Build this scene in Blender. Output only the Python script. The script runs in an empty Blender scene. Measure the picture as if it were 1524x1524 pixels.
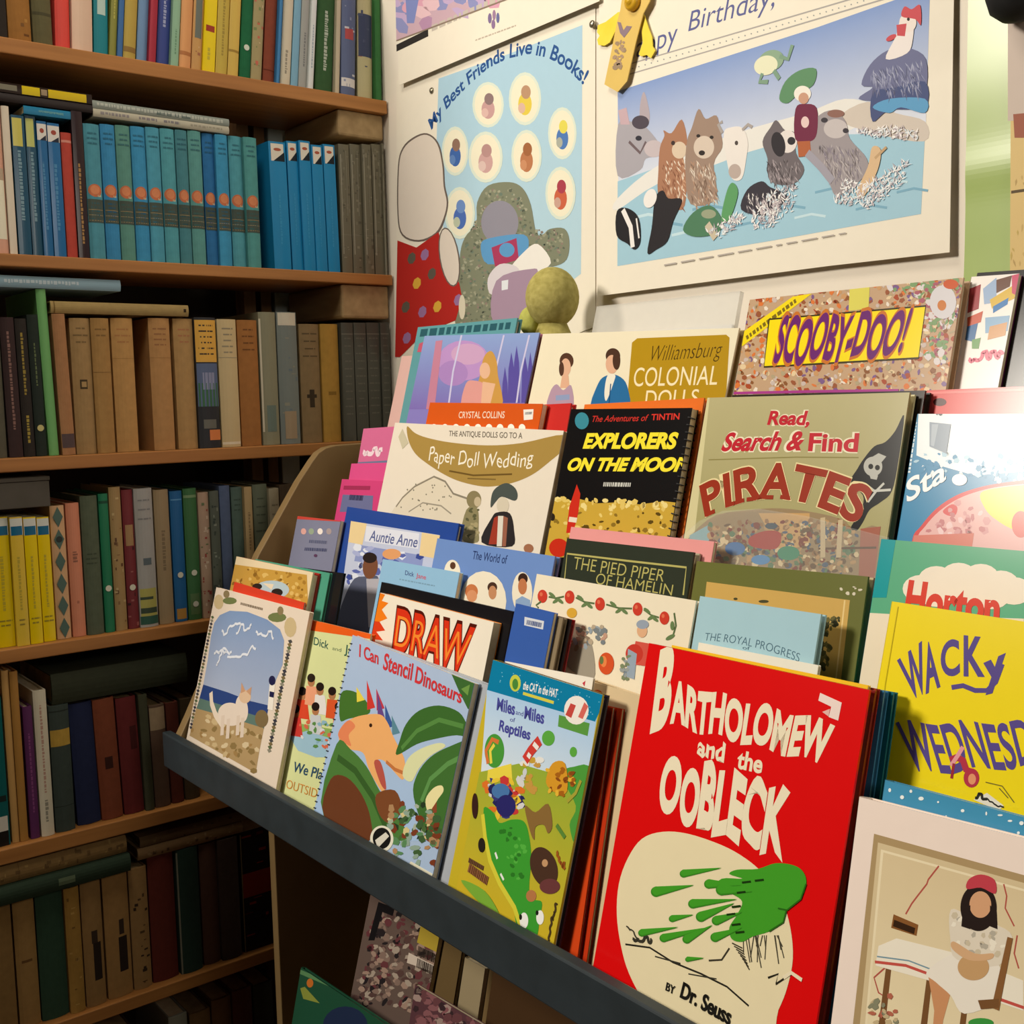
import bpy, math, random
from math import sin, cos, tan, radians, pi, sqrt, atan2
from mathutils import Vector, Matrix
SC = bpy.context.scene
COL = SC.collection

# ------------------------------------------------------------------ camera
FPX = 1693.07                                   # focal length in pixels of the 1524 px frame
RIGHT = Vector((0.6236979, 0.78137398, -0.02134532))
DOWN = Vector((0.06761327, -0.08113425, -0.9944072))
FWD = Vector((-0.77873575, 0.61876646, -0.10343451))
EYE = Vector((1.63708, -1.05870, 1.5))
cam = bpy.data.cameras.new('camera'); cam_o = bpy.data.objects.new('camera', cam); COL.objects.link(cam_o)
m = Matrix.Identity(4)
for i, v in enumerate((RIGHT, -DOWN, -FWD)):
    for j in range(3): m[j][i] = v[j]
m.translation = EYE
cam_o.matrix_world = m
cam.sensor_width = 36; cam.lens = FPX / 1524 * 36; cam.clip_start = 0.02
SC.camera = cam_o

# ------------------------------------------------------------------ light and exposure
SC.view_settings.view_transform = 'Standard'; SC.view_settings.look = 'None'
SC.view_settings.exposure = 0.0; SC.view_settings.gamma = 1.0; SC.view_settings.use_curve_mapping = False
world = bpy.data.worlds.new('room_air'); SC.world = world; world.use_nodes = True
world.node_tree.nodes['Background'].inputs[0].default_value = (1.0, 0.9, 0.74, 1)
world.node_tree.nodes['Background'].inputs[1].default_value = 0.012
def area(name, loc, target, sx, sy, power, col):
    l = bpy.data.lights.new(name, 'AREA'); l.shape = 'RECTANGLE'; l.size = sx; l.size_y = sy; l.energy = power; l.color = col
    o = bpy.data.objects.new(name, l); COL.objects.link(o); o.location = loc
    o.rotation_euler = (Vector(target) - Vector(loc)).to_track_quat('-Z', 'Y').to_euler()
    return o
area('ceiling_or_fill_light', (-0.06, -2.6, 2.72), (0.95, -0.2, 1.3), 0.4, 0.5, 72, (1.0, 0.92, 0.80))
area('ceiling_or_fill_light', (0.6, -0.75, 2.65), (0.55, -0.3, 1.2), 0.5, 0.3, 6.2, (1.0, 0.91, 0.77))
area('ceiling_or_fill_light', (2.7, -0.5, 2.15), (0.9, -0.45, 1.2), 0.7, 0.4, 8, (1.0, 0.91, 0.78))  # fill light, added to brighten the right-hand sides of the rack books

# ------------------------------------------------------------------ pixel rays of the photograph turned into points on real planes
def ray(px, py): return RIGHT * ((px - 762) / FPX) + DOWN * ((py - 762) / FPX) + FWD
def on_plane(px, py, p0, n):
    r = ray(px, py); t = (p0 - EYE).dot(n) / r.dot(n)
    return EYE + r * t
def on_x(px, py, x): return on_plane(px, py, Vector((x, 0, 0)), Vector((1, 0, 0)))
def on_y(px, py, y): return on_plane(px, py, Vector((0, y, 0)), Vector((0, 1, 0)))

# ------------------------------------------------------------------ colours and materials
def lin(h):
    if not isinstance(h, str): return h
    h = h.lstrip('#')
    if len(h) == 3: h = ''.join(a + a for a in h)
    out = []
    for i in (0, 2, 4):
        c = int(h[i:i + 2], 16) / 255
        out.append(c / 12.92 if c <= .04045 else ((c + .055) / 1.055) ** 2.4)
    return (*out, 1.0)
def nodes_of(name):
    mt = bpy.data.materials.new(name); mt.use_nodes = True
    nt = mt.node_tree; b = nt.nodes['Principled BSDF']
    return mt, nt, b
def noise(nt, scale, detail=4, stretch=(1, 1, 1)):
    tc = nt.nodes.new('ShaderNodeTexCoord'); mp = nt.nodes.new('ShaderNodeMapping'); mp.inputs['Scale'].default_value = stretch
    n = nt.nodes.new('ShaderNodeTexNoise'); n.inputs['Scale'].default_value = scale; n.inputs['Detail'].default_value = detail
    nt.links.new(tc.outputs['Object'], mp.inputs[0]); nt.links.new(mp.outputs[0], n.inputs['Vector'])
    return n
def printed(name, rough, wear, spec=.5, coat=0, bump=0.0, scale=60):
    """surface whose own printed or dyed colour comes from the mesh's colour attribute, worn a little by noise"""
    mt, nt, b = nodes_of(name)
    at = nt.nodes.new('ShaderNodeAttribute'); at.attribute_name = 'Col'
    n = noise(nt, scale, 5)
    r = nt.nodes.new('ShaderNodeMapRange'); r.inputs[3].default_value = 1 - wear; r.inputs[4].default_value = 1 + wear * .6
    nt.links.new(n.outputs['Fac'], r.inputs[0])
    mx = nt.nodes.new('ShaderNodeVectorMath'); mx.operation = 'SCALE'
    nt.links.new(at.outputs['Color'], mx.inputs[0]); nt.links.new(r.outputs[0], mx.inputs['Scale'])
    nt.links.new(mx.outputs[0], b.inputs['Base Color'])
    b.inputs['Roughness'].default_value = rough; b.inputs['Specular IOR Level'].default_value = spec
    if coat: b.inputs['Coat Weight'].default_value = coat; b.inputs['Coat Roughness'].default_value = .12
    if bump:
        bp = nt.nodes.new('ShaderNodeBump'); bp.inputs['Strength'].default_value = bump; bp.inputs['Distance'].default_value = .001
        nt.links.new(n.outputs['Fac'], bp.inputs['Height']); nt.links.new(bp.outputs[0], b.inputs['Normal'])
    return mt
GLOSS = printed('glossy_cover', .2, .03, .24)
MATTE = printed('matte_cover', .55, .05, .35)
CLOTH = printed('book_cloth', .8, .22, .25, 0, .35, 90)
PAPER = printed('printed_paper', .6, .03, .25)
def simple(name, c1, c2, rough, scale=8, stretch=(1, 1, 1), bump=0, spec=.4, metal=0):
    mt, nt, b = nodes_of(name)
    n = noise(nt, scale, 6, stretch)
    cr = nt.nodes.new('ShaderNodeValToRGB')
    cr.color_ramp.elements[0].position = .3; cr.color_ramp.elements[0].color = lin(c1)
    cr.color_ramp.elements[1].position = .7; cr.color_ramp.elements[1].color = lin(c2)
    nt.links.new(n.outputs['Fac'], cr.inputs[0]); nt.links.new(cr.outputs[0], b.inputs['Base Color'])
    b.inputs['Roughness'].default_value = rough; b.inputs['Specular IOR Level'].default_value = spec; b.inputs['Metallic'].default_value = metal
    if bump:
        bp = nt.nodes.new('ShaderNodeBump'); bp.inputs['Strength'].default_value = bump; bp.inputs['Distance'].default_value = .002
        nt.links.new(n.outputs['Fac'], bp.inputs['Height']); nt.links.new(bp.outputs[0], b.inputs['Normal'])
    return mt
WOOD = simple('shelf_wood', '#9c6631', '#b67c40', .5, 5, (14, .8, 14), .15)
BLOCK = simple('raw_lumber', '#9a7f57', '#b4986c', .7, 9, (1, 6, 6), .3)
POST = simple('dark_lumber', '#6b4a2a', '#84603a', .7, 7, (8, 8, 1), .2)
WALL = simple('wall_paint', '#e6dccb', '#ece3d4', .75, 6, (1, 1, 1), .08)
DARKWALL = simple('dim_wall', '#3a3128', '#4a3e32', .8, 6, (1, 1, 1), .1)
FLOOR = simple('floor_boards', '#4a3626', '#5e4630', .6, 4, (1, 12, 1), .1)
TAN = simple('tan_laminate', '#8a7048', '#957b52', .5, 10)
SLATE = simple('slate_metal', '#2a3236', '#30393e', .42, 30, (1, 1, 1), .05, .5)
PAGES = simple('paper_edges', '#cdbb96', '#e6d8b8', .75, 60, (1, 1, 1), .2)
PAGESOLD = simple('old_paper_edges', '#8f764e', '#b0956a', .8, 60, (1, 1, 1), .2)
PLUSH = simple('olive_plush', '#9c9250', '#b8ad68', .95, 120, (1, 1, 1), .5, .1)
LIME = simple('lime_plush', '#a9a952', '#bcbc66', .95, 120, (1, 1, 1), .5, .1)
WIRE = simple('coated_wire', '#2a2a2c', '#3a3a3c', .35, 40)
PALE = simple('pale_paint', '#b9c4c0', '#c8d2ce', .6, 10)
RIBBON = simple('gold_ribbon', '#d9b95e', '#e3c56c', .45, 40, (1, 1, 1), .1)
YELLOW = simple('yellow_ribbon', '#ecd02e', '#f4dc48', .45, 40, (1, 1, 1), .1)
BLACK = simple('black_fabric', '#0c0c0d', '#161617', .8, 40)
PIN = simple('pin_metal', '#8d8775', '#a39c88', .3, 40, metal=.8)
def clear_plastic(name, tint, alpha, rough):
    mt, nt, b = nodes_of(name)
    n = noise(nt, 18, 3); b.inputs['Base Color'].default_value = lin(tint)
    r = nt.nodes.new('ShaderNodeMapRange'); r.inputs[3].default_value = alpha * .75; r.inputs[4].default_value = alpha * 1.25
    nt.links.new(n.outputs['Fac'], r.inputs[0]); nt.links.new(r.outputs[0], b.inputs['Alpha'])
    b.inputs['Roughness'].default_value = rough; b.inputs['Specular IOR Level'].default_value = .6
    return mt
ACRYLIC = clear_plastic('clear_acrylic', '#dfe4e0', .09, .08)
SLEEVE = clear_plastic('plastic_sleeve', '#e4e2da', .45, .2)
FILM = clear_plastic('cloudy_film', '#8c8878', .30, .22)

# ------------------------------------------------------------------ mesh building
class MB:
    """collects faces with colours, then links them as ONE mesh object"""
    def __init__(s): s.v = []; s.f = []; s.c = []
    def face(s, pts, col=(.8, .8, .8, 1)):
        k = len(s.v); s.v.extend([tuple(p) for p in pts]); s.f.append(list(range(k, k + len(pts))))
        s.c.append(col)
    def quadbox(s, lo, hi, col=(.8, .8, .8, 1)):
        x0, y0, z0 = lo; x1, y1, z1 = hi; k = len(s.v)
        s.v += [(x0, y0, z0), (x1, y0, z0), (x1, y1, z0), (x0, y1, z0), (x0, y0, z1), (x1, y0, z1), (x1, y1, z1), (x0, y1, z1)]
        for q in ((0, 3, 2, 1), (4, 5, 6, 7), (0, 1, 5, 4), (1, 2, 6, 5), (2, 3, 7, 6), (3, 0, 4, 7)):
            s.f.append([k + i for i in q]); s.c.append(col)
    def prism(s, poly, axis, a, b, col=(.8, .8, .8, 1), caps=(True, True)):
        """extrude a 2-D outline (counter-clockwise) along an axis (0,1,2) between a and b"""
        def P(p, t):
            q = [p[0], p[1]]; q.insert(axis, t); return tuple(q)
        k = len(s.v); n = len(poly)
        s.v += [P(p, a) for p in poly] + [P(p, b) for p in poly]
        for i in range(n):
            j = (i + 1) % n
            q = [k + i, k + j, k + n + j, k + n + i]
            s.f.append(q if axis != 1 else q[::-1]); s.c.append(col)
        lo = list(range(k + n - 1, k - 1, -1)); hi = list(range(k + n, k + 2 * n))
        if axis == 1: lo, hi = lo[::-1], hi[::-1]
        if caps[0]: s.f.append(lo); s.c.append(col)
        if caps[1]: s.f.append(hi); s.c.append(col)
    def lathe(s, prof, seg=20, col=(.8, .8, .8, 1), ctr=(0, 0, 0), axis=2):
        k = len(s.v); n = len(prof)
        for i in range(seg):
            a = 2 * pi * i / seg
            for r, h in prof:
                p = [r * cos(a), r * sin(a)]; p.insert(axis, h)
                s.v.append((p[0] + ctr[0], p[1] + ctr[1], p[2] + ctr[2]))
        for i in range(seg):
            j = (i + 1) % seg
            for q in range(n - 1):
                s.f.append([k + i * n + q, k + j * n + q, k + j * n + q + 1, k + i * n + q + 1]); s.c.append(col)
    def tube(s, pts, r, seg=6, col=(.8, .8, .8, 1)):
        k = len(s.v); pts = [Vector(p) for p in pts]
        for i, p in enumerate(pts):
            d = (pts[min(i + 1, len(pts) - 1)] - pts[max(i - 1, 0)]).normalized()
            a = d.orthogonal().normalized() if i == 0 else (a - d * a.dot(d)).normalized()
            b = d.cross(a)
            for t in range(seg): s.v.append(tuple(p + a * (r * cos(2 * pi * t / seg)) + b * (r * sin(2 * pi * t / seg))))
        for i in range(len(pts) - 1):
            for t in range(seg):
                u = (t + 1) % seg
                s.f.append([k + i * seg + t, k + i * seg + u, k + (i + 1) * seg + u, k + (i + 1) * seg + t]); s.c.append(col)
    def build(s, name, mat, parent=None, smooth=False, bevel=0):
        me = bpy.data.meshes.new(name); me.from_pydata(s.v, [], s.f)
        at = me.color_attributes.new('Col', 'FLOAT_COLOR', 'CORNER')
        buf = []
        for fc, c in zip(s.f, s.c):
            if isinstance(c, list):
                for q in c: buf.extend(q)
            else: buf.extend(tuple(c) * len(fc))
        at.data.foreach_set('color', buf)
        me.materials.append(mat)
        if smooth: me.polygons.foreach_set('use_smooth', [True] * len(me.polygons))
        me.update()
        o = bpy.data.objects.new(name, me); COL.objects.link(o)
        if parent: o.parent = parent
        if bevel:
            b = o.modifiers.new('soft_edge', 'BEVEL'); b.width = bevel; b.segments = 2; b.limit_method = 'ANGLE'
        return o
def tag(o, label, cat, group=None):
    o['label'] = label; o['category'] = cat
    if group: o['group'] = group
    return o
def thing(name, label, cat, group=None, mat=None):
    o = bpy.data.objects.new(name, None); COL.objects.link(o); o.empty_display_size = .05
    if mat is not None: o.matrix_world = mat
    return tag(o, label, cat, group)
def structure(o): o['kind'] = 'structure'; return o

# ------------------------------------------------------------------ printed artwork: flat ink shapes laid on a cover or a poster
_glyph = {}
def text_mesh(s, bold, shear):
    k = (s, bold, shear)
    if k not in _glyph:
        cu = bpy.data.curves.new('lettering', 'FONT'); cu.body = s; cu.offset = bold; cu.shear = shear; cu.resolution_u = 6
        cu.dimensions = '2D'; cu.fill_mode = 'FRONT'
        o = bpy.data.objects.new('lettering', cu)
        me = bpy.data.meshes.new_from_object(o)
        vs = [(v.co.x, v.co.y) for v in me.vertices]; fs = [list(p.vertices) for p in me.polygons]
        bpy.data.objects.remove(o); bpy.data.curves.remove(cu); bpy.data.meshes.remove(me)
        x0 = min(v[0] for v in vs); x1 = max(v[0] for v in vs)
        _glyph[k] = ([((x - x0) / (x1 - x0), y / CAP[0]) for x, y in vs], fs)
    return _glyph[k]
CAP = [1.0]
_v, _f = text_mesh('H', 0, 0); CAP[0] = max(v[1] for v in _v); _glyph.clear()

def clip(poly, W, H):
    def cut(ps, ins, x):
        out = []
        for i, p in enumerate(ps):
            q = ps[(i + 1) % len(ps)]
            if ins(p): out.append(p)
            if ins(p) != ins(q): out.append(x(p, q))
        return out
    def at(p, q, k, c):
        t = (c - p[k]) / (q[k] - p[k]); r = [p[0] + (q[0] - p[0]) * t, p[1] + (q[1] - p[1]) * t]; r[k] = c; return tuple(r)
    for k, c, sg in ((0, 0, 1), (0, W, -1), (1, 0, 1), (1, H, -1)):
        if len(poly) < 3: return []
        poly = cut(poly, lambda p: (p[k] - c) * sg >= -1e-9, lambda p, q: at(p, q, k, c))
    return poly if len(poly) >= 3 else []
class Art:
    """ink on a flat face: conv turns a point of the reference into face metres (u right, v up)"""
    def __init__(s, mb, conv, W, H, place, base=.0001):
        s.mb = mb; s.conv = conv; s.W = W; s.H = H; s.place = place; s.h = base; s.ox = s.oy = 0; s.s = 1; s.smooth = False
    def crop(s, ox, oy, k): s.ox, s.oy, s.s = ox, oy, k; return s
    def uv(s, p): return s.conv(s.ox + p[0] * s.s, s.oy + p[1] * s.s)
    def raw(s, poly, col, dz=0):
        poly = clip(poly, s.W, s.H)
        if not poly: return
        a = sum(poly[i][0] * poly[(i + 1) % len(poly)][1] - poly[(i + 1) % len(poly)][0] * poly[i][1] for i in range(len(poly)))
        if abs(a) < 1e-10: return
        if a < 0: poly = poly[::-1]
        s.mb.face([s.place(u, v, s.h + dz) for u, v in poly], col)
    def step(s): s.h += .000009
    def round(s, pts):
        n = len(pts); out = []
        for i in range(n):
            p0, p1, p2, p3 = pts[i - 1], pts[i], pts[(i + 1) % n], pts[(i + 2) % n]
            for k in range(4):
                t = k / 4; out.append(tuple(.5 * (2 * p1[j] + (p2[j] - p0[j]) * t + (2 * p0[j] - 5 * p1[j] + 4 * p2[j] - p3[j]) * t * t + (3 * p1[j] - p0[j] - 3 * p2[j] + p3[j]) * t ** 3) for j in (0, 1)))
        return out
    def poly(s, col, pts): s.raw([s.uv(p) for p in (s.round(pts) if s.smooth and len(pts) > 4 else pts)], lin(col)); s.step()
    def fur(s, cols, pts, n, ln, w, ang=1.3, spread=.5, seed=1):
        """short tapering strokes inside an outline: fur, grass, spray"""
        r = random.Random(seed); xs = [p[0] for p in pts]; ys = [p[1] for p in pts]; k = g = 0
        while k < n and g < n * 20:
            g += 1; x, y = r.uniform(min(xs), max(xs)), r.uniform(min(ys), max(ys))
            if not s.inside(pts, x, y): continue
            k += 1; a = ang + r.uniform(-spread, spread); l = ln * r.uniform(.5, 1.2); dx, dy = cos(a), sin(a)
            s.raw([s.uv(p) for p in ((x, y), (x + dx * l * .4 - dy * w, y + dy * l * .4 + dx * w), (x + dx * l, y + dy * l), (x + dx * l * .4 + dy * w, y + dy * l * .4 - dx * w))], lin(r.choice(cols)), (k % 8) * .000006)
        s.h += .00005
    @staticmethod
    def inside(pts, x, y):
        c = False
        for i in range(len(pts)):
            a, b = pts[i], pts[i - 1]
            if (a[1] > y) != (b[1] > y) and x < (b[0] - a[0]) * (y - a[1]) / (b[1] - a[1]) + a[0]: c = not c
        return c
    def grad(s, c_top, c_bot, pts, rows=10):
        q = [s.uv(p) for p in pts]; lo = min(p[1] for p in q); hi = max(p[1] for p in q); a, b = lin(c_top), lin(c_bot)
        def lerp(v): t = (hi - v) / (hi - lo); return tuple(a[i] + (b[i] - a[i]) * t for i in range(4))
        poly = clip(q, s.W, s.H)
        ar = sum(poly[i][0] * poly[(i + 1) % len(poly)][1] - poly[(i + 1) % len(poly)][0] * poly[i][1] for i in range(len(poly)))
        if ar < 0: poly = poly[::-1]
        s.mb.face([s.place(u, v, s.h) for u, v in poly], [lerp(v) for u, v in poly]); s.step()
    def ell(s, col, cx, cy, rx, ry, rot=0, n=20):
        c, d = cos(rot), sin(rot)
        s.poly(col, [(cx + rx * cos(t) * c - ry * sin(t) * d, cy + rx * cos(t) * d + ry * sin(t) * c) for t in [2 * pi * i / n for i in range(n)]])
    def many(s, items):
        for it in items: s.ell(*it, n=12) if len(it) == 5 else s.ell(it[0], it[1], it[2], it[3], it[4], it[5], 12)
    def line(s, col, pts, w, close=False):
        """ribbon of ink, width w in reference units"""
        q = [s.uv(p) for p in pts]; a = s.uv(pts[0]); b = s.uv((pts[0][0] + 10, pts[0][1])); k = sqrt((a[0] - b[0]) ** 2 + (a[1] - b[1]) ** 2) / 10
        h = w * k / 2; L = []; R = []
        for i, p in enumerate(q):
            p0 = q[max(i - 1, 0)]; p1 = q[min(i + 1, len(q) - 1)]
            dx, dy = p1[0] - p0[0], p1[1] - p0[1]; d = sqrt(dx * dx + dy * dy) or 1
            L.append((p[0] - dy / d * h, p[1] + dx / d * h)); R.append((p[0] + dy / d * h, p[1] - dx / d * h))
        for i in range(len(q) - 1): s.raw([L[i], L[i + 1], R[i + 1], R[i]], lin(col))
        s.step()
    def drop(s, col, x0, y0, x1, y1, r):
        a = atan2(y1 - y0, x1 - x0); k, s.smooth = s.smooth, False
        s.poly(col, [(x0 + r * cos(a + t), y0 + r * sin(a + t)) for t in [pi * .4 + pi * 1.2 * i / 14 for i in range(15)]] + [(x1, y1)]); s.smooth = k
    def text(s, col, body, bl, br, tl, tr=None, bold=0.0, shear=0.0, arc=0.0, outline=None, grow=0.0, jit=None):
        """letters fitted between four corners: baseline left and right, cap line left and right"""
        if outline: s.text(outline, body, bl, br, tl, tr, bold + grow, shear, arc, None, 0, jit)
        A, B, C = s.uv(bl), s.uv(br), s.uv(tl)
        D = s.uv(tr) if tr else (B[0] + C[0] - A[0], B[1] + C[1] - A[1])
        vs, fs = text_mesh(body, bold, shear); out = []
        hh = sqrt((C[0] - A[0]) ** 2 + (C[1] - A[1]) ** 2)
        for x, y in vs:
            yy = y + (jit(x) if jit else 0)
            p = ((1 - x) * (A[0] + (C[0] - A[0]) * yy) + x * (B[0] + (D[0] - B[0]) * yy), (1 - x) * (A[1] + (C[1] - A[1]) * yy) + x * (B[1] + (D[1] - B[1]) * yy))
            out.append((p[0], p[1] + arc * hh * 4 * x * (1 - x)))
        for f in fs: s.raw([out[i] for i in f], lin(col))
        s.step()
    def pathtext(s, col, body, path, h, bold=0):
        q = [s.uv(p) for p in path]; a = s.uv(path[0]); b = s.uv((path[0][0], path[0][1] - 10)); k = sqrt((a[0] - b[0]) ** 2 + (a[1] - b[1]) ** 2) / 10
        L = [0]
        for i in range(1, len(q)): L.append(L[-1] + sqrt((q[i][0] - q[i - 1][0]) ** 2 + (q[i][1] - q[i - 1][1]) ** 2))
        vs, fs = text_mesh(body, bold, 0); out = []
        for x, y in vs:
            d = x * L[-1]; i = 0
            while i < len(L) - 2 and L[i + 1] < d: i += 1
            t = (d - L[i]) / (L[i + 1] - L[i]); tx, ty = q[i + 1][0] - q[i][0], q[i + 1][1] - q[i][1]; n = sqrt(tx * tx + ty * ty)
            out.append((q[i][0] + tx * t - ty / n * y * h * k, q[i][1] + ty * t + tx / n * y * h * k))
        for f in fs: s.raw([out[i] for i in f], lin(col))
        s.step()
    def scribble(s, col, x0, y0, x1, y1, w, n=10, amp=8, seed=1):
        r = random.Random(seed)
        o = [r.uniform(-amp, amp) for i in range(n + 2)]; q = []
        for i in range(n * 5 + 1):
            t = i / (n * 5); k = min(n, i // 5); f = .5 - .5 * cos(pi * (i / 5 - k)); e = o[k] + (o[k + 1] - o[k]) * f
            q.append((x0 + (x1 - x0) * t + amp * .12 * sin(i * .9), y0 + (y1 - y0) * t + e))
        s.line(col, q, w)
    def words(s, col, x0, y0, x1, y1, h, seed=1):
        """a line of print too small to read: a row of short dashes"""
        r = random.Random(seed); t = 0
        while t < 1:
            d = r.uniform(.03, .09); e = min(1, t + d)
            s.line(col, [(x0 + (x1 - x0) * t, y0 + (y1 - y0) * t), (x0 + (x1 - x0) * e, y0 + (y1 - y0) * e)], h); t = e + .025
    def confetti(s, cols, pts, n, rmin, rmax, seed=1):
        """scatter of small coloured shapes inside an outline"""
        r = random.Random(seed); xs = [p[0] for p in pts]; ys = [p[1] for p in pts]
        k = 0; g = 0
        while k < n and g < n * 20:
            g += 1; x, y = r.uniform(min(xs), max(xs)), r.uniform(min(ys), max(ys))
            if not s.inside(pts, x, y): continue
            k += 1; rx, ry, a = r.uniform(rmin, rmax), r.uniform(rmin, rmax), r.uniform(0, 3)
            m_ = r.choice((5, 6, 8)); c, d = cos(a), sin(a)
            s.raw([s.uv((x + rx * r.uniform(.7, 1.2) * cos(t) * c - ry * sin(t) * d, y + rx * cos(t) * d + ry * r.uniform(.7, 1.2) * sin(t) * c)) for t in [2 * pi * i / m_ for i in range(m_)]], lin(r.choice(cols)), (k % 8) * .000006)
        s.h += .00005

# ------------------------------------------------------------------ the room
Z = [1.985, 1.702, 1.427, 1.165, .886, .611, .35]        # tops of the seven shelves
def box(name, lo, hi, mat, parent=None, bevel=0):
    b = MB(); b.quadbox(lo, hi); return b.build(name, mat, parent, bevel=bevel)
structure(box('wall_back', (-.30, 0, 0), (2.6, .08, 2.9), WALL))
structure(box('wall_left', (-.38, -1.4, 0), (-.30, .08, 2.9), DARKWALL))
structure(box('floor', (-.38, -3.2, -.06), (2.6, .08, 0), FLOOR))

# ------------------------------------------------------------------ the bookcase in the corner
case = thing('bookcase', 'tall brown wooden bookcase crammed with old books, built into the dim corner', 'bookcase', None, Matrix.Translation((-.13, -.6, 0)))
INV = Matrix.Translation((.13, .6, 0))
def casepart(name, lo, hi, mat, bevel=.0015):
    b = MB(); b.quadbox(lo, hi)
    o = b.build(name, mat, case, bevel=bevel); o.matrix_parent_inverse = INV; return o
THK = [.021, .017, .019, .019, .022, .02, .02]
for z, t in zip(Z, THK): casepart('shelf_board', (-.199, -1.3, z - t), (0, -.003, z), WOOD)
for px, w in ((372, .022), (396, .02)):
    p = on_x(px, 440, -.2)
    casepart('upright', (-.235, p.y - w / 2, 0), (-.2, p.y + w / 2, 2.4), POST)
casepart('side_panel', (-.27, -1.32, 0), (0, -1.3, 2.4), WOOD)
for i, (py0, xl) in enumerate(((215, 503), (475, 508))):
    zt = Z[i] - THK[i] - .0005; a = on_x(xl, 190 + 250 * i, -.012).y
    zb = on_x(550, (207, 474)[i], -.012).z
    b = MB(); b.quadbox((-.198, a, zb), (-.012, -.004, zt))
    o = b.build('support_block', BLOCK, case, bevel=.004); o.matrix_parent_inverse = INV
    o['label'] = 'rough pale lumber block under the shelf end'
p = on_x(417, 300, -.206)
b = MB(); b.quadbox((-.236, p.y - .018, 0), (-.206, p.y + .018, 2.4))
tag(b.build('pipe_casing', PALE, None, bevel=.002), 'pale painted upright casing standing behind the books in the corner', 'pipe casing')

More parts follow.
